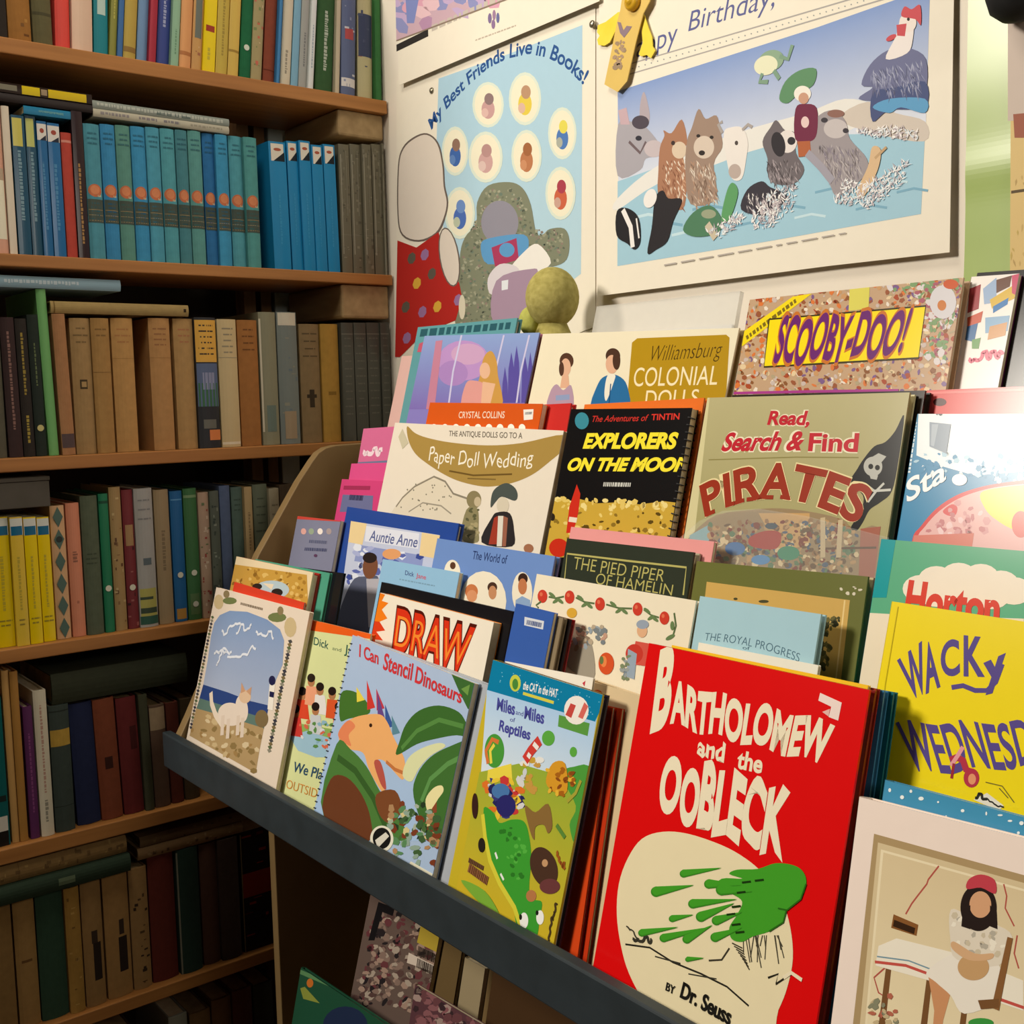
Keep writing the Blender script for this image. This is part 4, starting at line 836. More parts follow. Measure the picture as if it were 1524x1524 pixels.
@cover
def fruit(A):
    A.crop(720, 760, .3806)
    pts = [(230, 335), (336, 338), (455, 365), (602, 385), (707, 420)]
    for i in range(4):
        (x0, y0), (x1, y1) = pts[i], pts[i + 1]
        A.line('#5c7048', [(x0 + 24, y0 + 2), ((x0 + x1) / 2, (y0 + y1) / 2 + 6), (x1 - 22, y1 - 2)], 5)
        for t in (.35, .5, .65): A.ell('#6a8254', x0 + (x1 - x0) * t, y0 + (y1 - y0) * t - 6 + 22 * (t > .45), 17, 7, .7 if t != .5 else -.6, 8)
    for x, y in pts: A.ell('#cc4030', x, y, 19, 26); A.ell('#e07050', x - 5, y - 8, 6, 8)
    A.line('#5c7048', [(745, 400), (752, 450), (740, 490), (720, 500)], 6); A.ell('#6a8254', 738, 450, 8, 18); A.ell('#6a8254', 730, 495, 20, 8, -.5); A.line('#5c7048', [(215, 380), (205, 370), (225, 355)], 5); A.ell('#d8a83c', 345, 400, 20, 20)
    A.smooth = True; A.poly('#a09888', [(345, 520), (390, 500), (425, 530), (430, 660), (330, 610)]); A.confetti(['#7c8488', '#b8a890', '#8c7c68', '#98a4ac', '#c49a84'], [(350, 460), (470, 450), (480, 520), (360, 540)], 36, 6, 16, 3)
    A.ell('#e0b088', 620, 470, 20, 26); A.ell('#98a4b4', 622, 445, 24, 18); A.poly('#d4584a', [(595, 510), (650, 520), (650, 610), (575, 600)]); A.ell('#c83c30', 590, 560, 34, 38); A.poly('#98a8b8', [(565, 540), (600, 560), (590, 660), (560, 650)]); A.line('#7c8a98', [(560, 620), (545, 660)], 10)
    A.ell('#d4542c', 480, 598, 30, 43); A.ell('#e8864c', 470, 590, 12, 22); A.ell('#6a7a48', 462, 585, 8, 16)
    A.confetti(['#7c8a6a', '#98a0a0'], [(530, 560), (570, 560), (560, 680), (535, 650)], 12, 5, 12, 6)
@cover
def progress(A):
    A.crop(720, 760, .3806); A.text('#4a6a7c', 'THE ROYAL PROGRESS', (862, 508), (1232, 592), (868, 478), bold=-.012, arc=.55); A.text('#4a6a7c', 'of', (1012, 541), (1040, 546), (1013, 528))
@cover
def wacky(A):
    A.crop(1200, 840, .4488); P = '#5b4c90'
    j = lambda x: .06 * sin(x * 19)
    A.text(P, 'W', (350, 445), (398, 418), (302, 322), (384, 258), bold=.02); A.text(P, 'A', (396, 424), (444, 400), (398, 266), (414, 262), bold=.03); A.text(P, 'C', (446, 368), (510, 362), (446, 262), (506, 250), bold=.03); A.text(P, 'K', (522, 366), (592, 368), (522, 240), (586, 246), bold=.03); A.text(P, 'y', (590, 396), (662, 372), (586, 300), (662, 262), bold=.04)
    A.line(P, [(482, 408), (520, 402), (560, 418), (600, 418), (628, 390), (650, 330)], 15)
    A.text(P, 'WEDNESDAY', (350, 690), (905, 655), (298, 530), (880, 525), bold=.02, jit=j)
    A.line('#b8384c', [(478, 650), (500, 640), (520, 650), (530, 680), (550, 690)], 22); A.line('#e8a0a8', [(480, 668), (505, 630), (520, 605)], 13); A.ell('#b8384c', 548, 708, 26, 32); A.ell('#e89a70', 550, 712, 13, 18); A.line('#a0303c', [(490, 660), (482, 710)], 9)
    A.poly('#e8e4d8', [(555, 780), (600, 758), (655, 800), (640, 815), (600, 800)]); A.scribble('#2c2a26', 560, 765, 600, 775, 9, 6, 10, 2); A.scribble('#2c2a26', 600, 780, 655, 812, 5, 6, 6, 3); A.line('#6c6430', [(595, 722), (650, 735), (690, 790)], 3); A.line('#6c6430', [(640, 742), (670, 775)], 3)
    A.line('#c8b414', [(305, 140), (262, 400), (230, 700)], 3)
@cover
def elephant(A):
    A.crop(1020, 400, .3307)
    A.poly('#0a9aa0', [(860, 1190), (948, 1215), (905, 1480), (820, 1480)])
    for x, y in ((1060, 1440), (1130, 1400), (1230, 1385), (1330, 1390), (1420, 1420), (1480, 1450), (1250, 1450), (1130, 1460), (1380, 1470)): A.ell('#f2e6d4', x, y, 82, 62)
    A.crop(1200, 840, .4488); A.poly('#efe2c8', [(195, 160), (285, 165), (250, 460), (150, 460)]); A.poly('#2f6a9a', [(225, 320), (245, 350), (232, 395)]); A.poly('#efe2c8', [(250, 165), (722, 180), (722, 420), (200, 420)])
    A.text('#d83c26', 'Horton', (322, 168), (640, 192), (340, 58), (645, 95), bold=.045)
@cover
def aunt(A):
    A.crop(260, 740, .328)
    A.poly('#c2c9e0', [(800, 108), (1202, 172), (1150, 620), (735, 600)]); A.poly('#8c98c8', [(830, 215), (1130, 265), (1120, 330), (815, 290)]); A.confetti(['#5c68ac', '#a8b0d8', '#dfe4f0', '#3c4c94'], [(830, 220), (1150, 270), (930, 330), (860, 600), (760, 580), (800, 300)], 46, 8, 22, 4)
    A.poly('#dfe2ee', [(870, 130), (1110, 165), (1105, 235), (862, 200)])
    A.poly('#e8cf9c', [(800, 108), (872, 120), (852, 216), (788, 204)]); A.poly('#e8cf9c', [(1122, 160), (1204, 174), (1182, 278), (1110, 264)])
    A.text('#5a6494', 'Auntie Anne', (882, 196), (1100, 228), (888, 150), bold=.01, shear=.2)
    A.smooth = True; A.poly('#5a5f74', [(800, 390), (870, 360), (930, 380), (910, 620), (740, 600)]); A.poly('#b4b0b8', [(870, 370), (930, 370), (900, 590), (880, 590)]); A.ell('#7a4e38', 888, 315, 34, 56, .1); A.ell('#2c2220', 886, 275, 32, 24); A.ell('#e0a06c', 985, 258, 42, 24)
@cover
def world(A):
    A.crop(400, 620, .3018)
    A.text('#2c3c6c', 'The World of', (1003, 702), (1172, 726), (1010, 662), bold=.005)
    A.ell('#efe6d0', 905, 768, 40, 62); A.ell('#5c3c2c', 908, 735, 14, 18); A.ell('#efe6d0', 1058, 910, 114, 148); A.ell('#c8794a', 1000, 862, 32, 36); A.ell('#d8956a', 1002, 885, 26, 30); A.ell('#4c3428', 1103, 842, 24, 26); A.ell('#c48c64', 1104, 868, 20, 34)
    A.ell('#efe6d0', 1250, 868, 50, 102); A.ell('#3c2820', 1254, 800, 24, 28); A.ell('#c07a50', 1252, 838, 22, 40); A.poly('#8ca8cc', [(1218, 905), (1250, 885), (1290, 905), (1290, 970), (1215, 960)])
@cover
def piper(A):
    A.crop(720, 760, .3806); g = '#b8b068'
    A.line(g, [(310, 330), (326, 168), (560, 196), (792, 222), (780, 330)], 5)
    A.text(g, 'THE PIED PIPER', (348, 228), (702, 278), (356, 180), (712, 232), bold=-.006); A.text(g, 'OF HAMELIN', (436, 286), (735, 332), (444, 244), (742, 290), bold=-.006)
@cover
def olive(A):
    A.crop(720, 760, .3806)
    A.poly('#cda75c', [(872, 278), (1432, 350), (1395, 680), (830, 640)]); A.line('#e8cc8c', [(1412, 350), (1375, 680)], 6); A.confetti(['#4c4a2c', '#6a6238', '#3c3c28'], [(1320, 420), (1400, 410), (1370, 470), (1340, 620), (1310, 620)], 40, 4, 16, 3); A.confetti(['#d8d0b8'], [(1330, 275), (1480, 300), (1480, 340), (1330, 300)], 7, 3, 9, 5)
    A.ell('#4c4a30', 1095, 355, 20, 6); A.ell('#4c4a30', 985, 345, 8, 5)
@cover
def bridal(A):
    A.crop(400, 620, .3018)
    A.smooth = True; A.poly('#a88a48', [(682, 48), (720, 80), (780, 104), (900, 128), (1080, 142), (1250, 130), (1455, 90), (1446, 165), (1390, 218), (1310, 280), (1230, 318), (1150, 338), (1060, 345), (950, 322), (870, 288), (790, 238), (725, 185), (690, 120)])
    A.text('#6c6458', 'THE ANTIQUE DOLLS GO TO A', (888, 96), (1250, 108), (890, 70), bold=.01); A.text('#f0ead8', 'Paper Doll Wedding', (788, 218), (1300, 240), (798, 150), (1308, 172), bold=.0, arc=-.25, jit=lambda x: .1 * sin(x * 40)); A.line('#6c5428', [(890, 268), (1010, 290), (1200, 284)], 5); A.line('#7c6434', [(980, 305), (1120, 310)], 4)
    A.poly('#ddd2bc', [(600, 480), (640, 420), (710, 345), (815, 296), (870, 320), (910, 380), (990, 405), (985, 480), (960, 560), (560, 520)])
    A.line('#8a8272', [(628, 445), (660, 400), (720, 345), (815, 296), (870, 320), (910, 380), (990, 408)], 5); A.line('#9c9484', [(690, 470), (760, 425), (850, 440), (900, 480)], 4)
    r = random.Random(3)
    for i in range(26): x, y = r.uniform(650, 900), r.uniform(330, 470); A.raw([A.uv((x + a, y + b)) for a, b in ((-4, 0), (0, -5), (4, 0), (0, 5))], lin('#7c7868'))
    A.step(); A.ell('#8a7f5c', 1012, 410, 36, 44); A.ell('#c4b494', 1030, 420, 17, 24); A.poly('#8c8460', [(975, 460), (1030, 455), (1035, 560), (1030, 620), (950, 600)]); A.confetti(['#5c5c40', '#a89c74'], [(980, 450), (1035, 450), (1030, 610), (955, 590)], 20, 5, 14, 8)
    A.poly('#4c5450', [(1095, 448), (1102, 380), (1130, 345), (1175, 328), (1215, 352), (1228, 390), (1212, 415), (1150, 395), (1120, 420)]); A.ell('#d4cab4', 1155, 438, 30, 40); A.poly('#2f2b2c', [(1050, 620), (1100, 500), (1130, 472), (1190, 478), (1210, 560), (1200, 640)]); A.poly('#a03c2c', [(1085, 630), (1112, 500), (1130, 490), (1130, 630)]); A.poly('#dcd6c8', [(1132, 490), (1158, 490), (1150, 640), (1125, 640)]); A.poly('#98604c', [(1158, 490), (1180, 500), (1170, 640), (1152, 640)])
    A.poly('#c8c0a4', [(660, 60), (690, 130), (660, 160), (640, 100)]); A.ell('#a06c50', 1282, 650, 24, 22)
@cover
def moon(A):
    A.crop(580, 420, .315)
    A.ell('#3c8a9c', 908, 655, 33, 40); A.text('#c8342c', 'The Adventures of', (955, 660), (1220, 655), (960, 632), bold=.01, shear=.2); A.text('#d83a30', 'TINTIN', (1235, 652), (1368, 648), (1238, 624), bold=.02)
    A.text('#f4e33a', 'EXPLORERS', (912, 782), (1356, 784), (922, 718), bold=.05, shear=.18); A.text('#f4e33a', 'ON THE MOON', (836, 888), (1418, 892), (850, 834), bold=.05, shear=.18); A.words('#c8c8c0', 1010, 955, 1140, 957, 14, 4)
    A.poly('#caa63e', [(740, 1025), (800, 1015), (860, 1035), (900, 1025), (980, 1045), (1080, 1040), (1180, 1050), (1300, 1035), (1420, 1050), (1400, 1300), (680, 1300)]); A.confetti(['#ecd88c', '#e0c468'], [(740, 1020), (1310, 1035), (1310, 1075), (740, 1070)], 50, 6, 18, 4); A.confetti(['#5c4818', '#8c7028', '#e4cc74'], [(740, 1090), (1320, 1090), (1300, 1200), (700, 1250)], 50, 5, 16, 6)
    A.poly('#cc3020', [(835, 1185), (850, 1060), (885, 955), (902, 1000), (892, 1090), (868, 1185)]); A.line('#e8dcc8', [(848, 1120), (885, 1125)], 16); A.ell('#c8301c', 800, 1255, 46, 44); A.ell('#2c241c', 770, 1110, 12, 18)
@cover
def pirates(A):
    A.crop(1020, 400, .3307)
    A.grad('#b8b084', '#a09a64', [(60, 560), (1030, 540), (860, 1420), (0, 1400)]); A.line('#8c8450', [(105, 860), (500, 848), (780, 850)], 4); A.poly('#d4cc9c', [(60, 560), (110, 580), (30, 1300), (-40, 1300)])
    A.text('#c02634', 'Read,', (368, 700), (558, 702), (378, 642), bold=.035, outline='#ece4c8', grow=.05, shear=.1); A.text('#c02634', 'Search &', (160, 818), (525, 814), (178, 742), bold=.035, outline='#ece4c8', grow=.05, shear=.2); A.text('#c02634', 'Find', (552, 818), (776, 822), (560, 742), bold=.03, outline='#ece4c8', grow=.045)
    A.smooth = True; A.poly('#1b1b1c', [(742, 965), (775, 900), (800, 860), (850, 800), (900, 780), (945, 730), (985, 660), (960, 860), (930, 1000), (880, 1050), (830, 1085), (800, 1140), (770, 1180), (742, 1170), (790, 1090), (800, 1020)])
    A.ell('#b8b8b0', 845, 890, 42, 44); A.poly('#b8b8b0', [(820, 860), (870, 830), (905, 845), (880, 875)]); A.ell('#1b1b1c', 835, 890, 11, 12); A.ell('#1b1b1c', 865, 895, 11, 12); A.poly('#b8b8b0', [(828, 925), (868, 930), (862, 950), (835, 945)]); A.line('#c8c8c0', [(812, 970), (850, 1000), (925, 995)], 10); A.line('#c8c8c0', [(822, 1050), (860, 1000), (895, 965)], 10)
    A.poly('#9a8464', [(100, 1130), (300, 1085), (480, 1082), (700, 1125), (760, 1180), (860, 1160), (870, 1300), (840, 1420), (40, 1320)]); A.poly('#c8a06a', [(330, 1100), (560, 1100), (560, 1250), (420, 1260)]); A.poly('#8cb0b8', [(20, 1200), (110, 1150), (110, 1260), (20, 1280)]); A.poly('#a4604c', [(790, 1170), (880, 1160), (850, 1400), (780, 1390)])
    A.confetti(['#6a5038', '#b89468', '#7c3428', '#4c5c74', '#d8c49c', '#5c7a5c', '#94704c'], [(110, 1140), (700, 1130), (780, 1200), (760, 1380), (100, 1320)], 420, 5, 17, 4)
    A.poly('#a83430', [(290, 1210), (360, 1180), (430, 1190), (410, 1260), (300, 1250)]); A.ell('#3c4a5c', 388, 1158, 28, 14); A.ell('#3c8a6c', 465, 1280, 50, 32); A.ell('#3c6ea8', 225, 1260, 45, 30); A.ell('#4c88c0', 340, 1310, 42, 22); A.line('#5c3c28', [(600, 1260), (860, 1255)], 8); A.line('#c8b490', [(620, 1120), (620, 1300)], 22); A.line('#c8b490', [(700, 1130), (690, 1300)], 22)
    pa = [(88, 1112), (180, 1068), (270, 1040), (360, 1028), (450, 1030), (540, 1046), (620, 1072), (700, 1106), (778, 1148)]
    A.pathtext('#e8d8a4', 'PIRATES', pa, 140, .05); A.pathtext('#9a3420', 'PIRATES', pa, 138, .032)
    for i, q in enumerate((.035, .155, .215, .29, .395, .50, .575, .70, .79)):
        k = q * 8; n = int(k); f = k - n; x, y = pa[n][0] + (pa[n + 1][0] - pa[n][0]) * f, pa[n][1] + (pa[n + 1][1] - pa[n][1]) * f; dx, dy = pa[n + 1][0] - pa[n][0], pa[n + 1][1] - pa[n][1]; d = sqrt(dx * dx + dy * dy)
        if i in (0, 1, 2, 3, 4, 5): A.line('#9a3420', [(x - dx / d * 22, y - dy / d * 22), (x + dx / d * 22, y + dy / d * 22)], 15)
@cover
def furry(A):
    A.crop(1020, 400, .3307)
    A.poly('#e9f1f4', [(1050, 640), (1700, 640), (1700, 900), (1300, 930), (1160, 890), (1040, 840)]); A.confetti(['#e9f1f4', '#a8cce0', '#2f86b4'], [(1030, 830), (1700, 850), (1700, 960), (1200, 950), (1030, 900)], 120, 5, 18, 9)  # white of the upper cover also has glare painted into it
    A.poly('#3c8cb4', [(985, 640), (1050, 648), (950, 1230), (890, 1230)]); A.words('#d8e8f0', 1030, 690, 1000, 920, 26, 4)
    A.smooth = True; A.poly('#d84444', [(1020, 1230), (1060, 1160), (1130, 1080), (1220, 1020), (1320, 985), (1420, 965), (1560, 950), (1700, 960), (1700, 1500), (1000, 1500)]); A.poly('#e8b4b0', [(1040, 1235), (1080, 1160), (1145, 1090), (1230, 1035), (1325, 1000), (1420, 980), (1560, 968), (1700, 975), (1700, 1500), (1030, 1500)])
    A.poly('#f0dc5c', [(1330, 1010), (1420, 985), (1560, 972), (1700, 980), (1700, 1200), (1500, 1180), (1400, 1130), (1350, 1080)]); A.poly('#d84c4c', [(1160, 1090), (1200, 1060), (1225, 1075), (1215, 1110), (1180, 1110)]); A.confetti(['#d89a9c', '#f0cccc', '#c87c80'], [(1090, 1160), (1230, 1050), (1330, 1090), (1400, 1180), (1350, 1240), (1060, 1240)], 40, 8, 22, 3); A.poly('#d87c6c', [(1030, 1200), (1300, 1190), (1290, 1260), (1020, 1250)]); A.ell('#d86860', 1510, 1150, 40, 60)
    A.text('#f4f8fa', 'Sta', (1000, 1052), (1180, 945), (968, 970), (1150, 870), bold=.02, shear=.3); A.ell('#f4f8fa', 1235, 950, 34, 26); A.poly('#8a98a8', [(1100, 690), (1196, 700), (1176, 832), (1100, 800)]); A.poly('#a8b4c0', [(1110, 700), (1140, 700), (1120, 800), (1106, 795)]); A.confetti(['#c02c34', '#404048'], [(1100, 640), (1180, 640), (1180, 655), (1100, 655)], 5, 4, 8, 3)
@cover
def teal(A): A.crop(580, 420, .315); A.words('#2c5a64', 145, 240, 570, 205, 20, 6); A.poly('#c05a70', [(140, 290), (165, 280), (150, 330), (130, 330)]); A.ell('#d8a04c', 175, 470, 24, 40)
@cover
def princess(A):
    A.crop(580, 420, .315)
    A.grad('#8ca4d4', '#7c6cb4', [(150, 240), (720, 235), (680, 600), (90, 600)]); A.ell('#b890c8', 350, 370, 120, 95); A.ell('#c8a0c4', 370, 340, 80, 50); A.ell('#a884c0', 300, 430, 70, 60)
    for x, y, w in ((575, 330, 17), (600, 300, 15), (640, 350, 18), (545, 400, 15), (665, 330, 14)): A.poly('#5a50a0', [(x - w, 570), (x - w * .8, y + 80), (x, y), (x + w * .8, y + 80), (x + w, 570)])
    for x in (300, 500, 620): A.line('#c8c4e4', [(x + 40, 250), (x, 420), (x - 20, 570)], 8)
    A.poly('#c08098', [(218, 278), (250, 274), (212, 600), (172, 600)])
    A.smooth = True; A.poly('#c8984c', [(395, 590), (425, 450), (445, 355), (480, 325), (505, 370), (512, 440), (530, 590)]); A.ell('#e0b494', 450, 418, 25, 38); A.poly('#d89a94', [(340, 590), (360, 480), (400, 465), (450, 490), (420, 590)]); A.poly('#e0b494', [(440, 470), (500, 480), (470, 600), (430, 600)])
@cover
def crystal(A):
    A.crop(580, 420, .315); A.text('#f0d8c0', 'CRYSTAL COLLINS', (325, 642), (542, 642), (328, 612), bold=.01); A.poly('#ece8e0', [(632, 602), (680, 600), (676, 648), (634, 652)]); A.words('#8c8c90', 640, 620, 672, 618, 8, 3)
    for i in range(9): A.ell('#f4ece0', 210 + i * 52, 690, 16, 20)
@cover
def colonial(A):
    A.crop(580, 420, .315)
    A.poly('#b28d1c', [(1145, 285), (1170, 265), (1590, 248), (1606, 262), (1580, 700), (1110, 700)])
    A.text('#4c3a10', 'Williamsburg', (1235, 375), (1570, 350), (1242, 300), (1575, 278), bold=-.012, shear=.35); A.text('#f0e4bc', 'COLONIAL', (1150, 492), (1545, 484), (1160, 405), (1560, 395), bold=.0); A.text('#f0e4bc', 'DOLLS', (1205, 588), (1455, 582), (1214, 512), (1465, 506), bold=.0)
    A.ell('#54382a', 836, 372, 33, 38); A.ell('#dcae90', 832, 402, 24, 42); A.ell('#54382a', 812, 410, 12, 34); A.poly('#dcae90', [(815, 440), (845, 440), (850, 500), (805, 500)]); A.smooth = True; A.poly('#b094a8', [(748, 600), (758, 520), (788, 482), (820, 510), (858, 488), (862, 600)]); A.poly('#8c9cc0', [(785, 535), (850, 530), (850, 555), (785, 560)]); A.poly('#c02c34', [(783, 580), (818, 580), (806, 700), (778, 700)])
    A.ell('#4c3428', 1055, 348, 34, 36); A.ell('#dcae90', 1050, 388, 29, 44); A.ell('#4c3428', 1072, 370, 18, 44); A.poly('#2b6ca0', [(955, 610), (985, 480), (1028, 440), (1080, 442), (1122, 490), (1125, 610)]); A.poly('#e8e4d4', [(1030, 440), (1065, 438), (1060, 470), (1025, 560), (1015, 520)]); A.line('#1c4c78', [(1045, 480), (1035, 600)], 5)
@cover
def cartoon(A):
    A.crop(1020, 400, .3307)
    A.confetti(['#8c5a34', '#c89868', '#e0c8a0', '#a84c2c', '#c8b8b0', '#7c5c8c', '#d8783c', '#e8dccc', '#985838', '#b0a080'], [(280, 135), (1270, 15), (1215, 590), (210, 590)], 1100, 4, 16, 12); A.confetti(['#d8d0d0', '#a85c6c', '#7c9c6c'], [(900, 80), (1250, 40), (1180, 420), (1080, 420), (1080, 180)], 120, 5, 20, 13)
    A.poly('#d8d060', [(740, 90), (830, 80), (825, 180), (735, 190)]); A.ell('#d4d0d4', 1160, 150, 60, 76); A.ell('#c87a3c', 1155, 165, 20, 24); A.ell('#c8582c', 1195, 70, 34, 22)
    A.poly('#f0d81c', [(485, 125), (570, 112), (255, 350), (255, 288)]); A.words('#7c6a1c', 275, 312, 500, 142, 16, 4)
    A.poly('#f4dc12', [(378, 228), (1082, 168), (1050, 402), (355, 442)]); A.line('#3c3418', [(378, 228), (1082, 168), (1050, 402), (355, 442), (378, 228)], 6)
    j = lambda x: .07 * sin(x * 21)
    A.text('#c8742c', 'SCOOBY-DOO!', (388, 432), (975, 386), (432, 222), (1030, 190), bold=.055, jit=j); A.text('#6b2470', 'SCOOBY-DOO!', (394, 425), (969, 380), (436, 229), (1024, 197), bold=.028, jit=j); A.line('#a83c8c', [(210, 560), (600, 552), (960, 548)], 9)
@cover
def panels(A):
    A.crop(1020, 400, .3307)
    for c, p in (('#9cb4d4', [(1340, 90), (1400, 40), (1400, 150), (1345, 160)]), ('#d8b444', [(1370, 140), (1500, 60), (1490, 130), (1380, 180)]), ('#2f78b8', [(1385, 170), (1455, 130), (1450, 160), (1385, 200)]), ('#6a4434', [(1400, 50), (1470, 30), (1460, 80), (1400, 110)]), ('#c84c6c', [(1470, 30), (1510, 20), (1490, 120), (1470, 110)]), ('#a03840', [(1280, 90), (1330, 70), (1320, 180), (1270, 200)]), ('#8cb0d0', [(1350, 220), (1460, 210), (1450, 280), (1350, 290)]), ('#d09c6c', [(1370, 260), (1450, 240), (1440, 300), (1360, 320)]), ('#3c6ca0', [(1270, 250), (1320, 230), (1300, 330), (1260, 320)]), ('#c85a40', [(1270, 220), (1340, 190), (1330, 240), (1270, 260)]), ('#6c9c5c', [(1290, 320), (1330, 310), (1320, 360), (1290, 360)])): A.poly(c, p)
    A.scribble('#d8607c', 1275, 420, 1430, 370, 16, 12, 24, 3)
@cover
def pinkbits(A): A.crop(400, 620, .3018); A.scribble('#ecd4dc', 465, 185, 560, 172, 12, 9, 20, 3); A.poly('#6c7494', [(440, 225), (600, 215), (600, 290), (430, 285)])
@cover
def pinklow(A): A.crop(400, 620, .3018); A.poly('#6c7098', [(365, 385), (515, 390), (510, 470), (350, 470)]); A.words('#2c2c4c', 398, 398, 465, 402, 14, 3); A.line('#a03058', [(370, 350), (500, 352)], 10)
@cover
def greyviolet(A):
    A.crop(260, 740, .328); A.poly('#c8483c', [(540, 80), (770, 95), (770, 112), (535, 98)])
    for x, c in ((585, '#e0a8a0'), (620, '#98a890'), (660, '#f0e4dc'), (700, '#a89898')): A.ell(c, x, 155, 12, 14)
    A.words('#5c607c', 610, 200, 690, 205, 7, 2); A.words('#4c5070', 590, 235, 690, 240, 7, 3); A.ell('#5c3c5c', 640, 265, 8, 7)
@cover
def creamspine(A):
    A.crop(640, 960, .315); A.line('#8c6c3c', [(760, 160), (950, 215)], 10); A.poly('#2c3c54', [(790, 1040), (815, 1030), (795, 1180), (775, 1190)]); A.ell('#c85a2c', 790, 235, 26, 24); A.words('#6c6458', 900, 300, 890, 440, 8, 3)
@cover
def redtabs(A): A.crop(1020, 400, .3307); A.ell('#4c1c1c', 1145, 600, 30, 18); A.line('#e8706c', [(1080, 560), (1524, 545)], 10)
@cover
def whitesheet(A): A.crop(640, 960, .315); A.poly('#c83c4c', [(720, 180), (735, 168), (730, 196)])
@cover
def manga(A):
    A.crop(500, 1300, .3018); A.confetti(['#2c2628', '#8c7468', '#5c4440', '#a88c7c', '#6c3c40', '#b0a090'], [(200, 140), (510, 300), (490, 700), (90, 640)], 260, 7, 24, 3); A.poly('#1c1a1c', [(210, 140), (290, 170), (280, 210), (230, 190), (190, 330), (160, 330)]); A.poly('#b8a03c', [(420, 250), (510, 300), (500, 390), (400, 340)]); A.words('#2c2420', 405, 380, 490, 420, 26, 3); A.poly('#d8c8b8', [(360, 390), (500, 460), (490, 490), (350, 440)]); A.words('#2c2420', 400, 440, 480, 478, 26, 4)
@cover
def greenlow(A): A.crop(380, 1250, .2231); A.ell('#24304c', 600, 1240, 150, 130); A.poly('#8c9440', [(300, 990), (330, 980), (430, 1090), (320, 1060)]); A.ell('#c8702c', 365, 955, 22, 30); A.line('#5c8a5c', [(300, 880), (700, 1050), (1000, 1200)], 14)
@cover
def lowpink(A): A.crop(500, 1300, .3018); A.confetti(['#8c5c60', '#3c2c30', '#6c4448', '#a89088'], [(400, 560), (720, 680), (700, 800), (380, 780)], 70, 10, 30, 6)

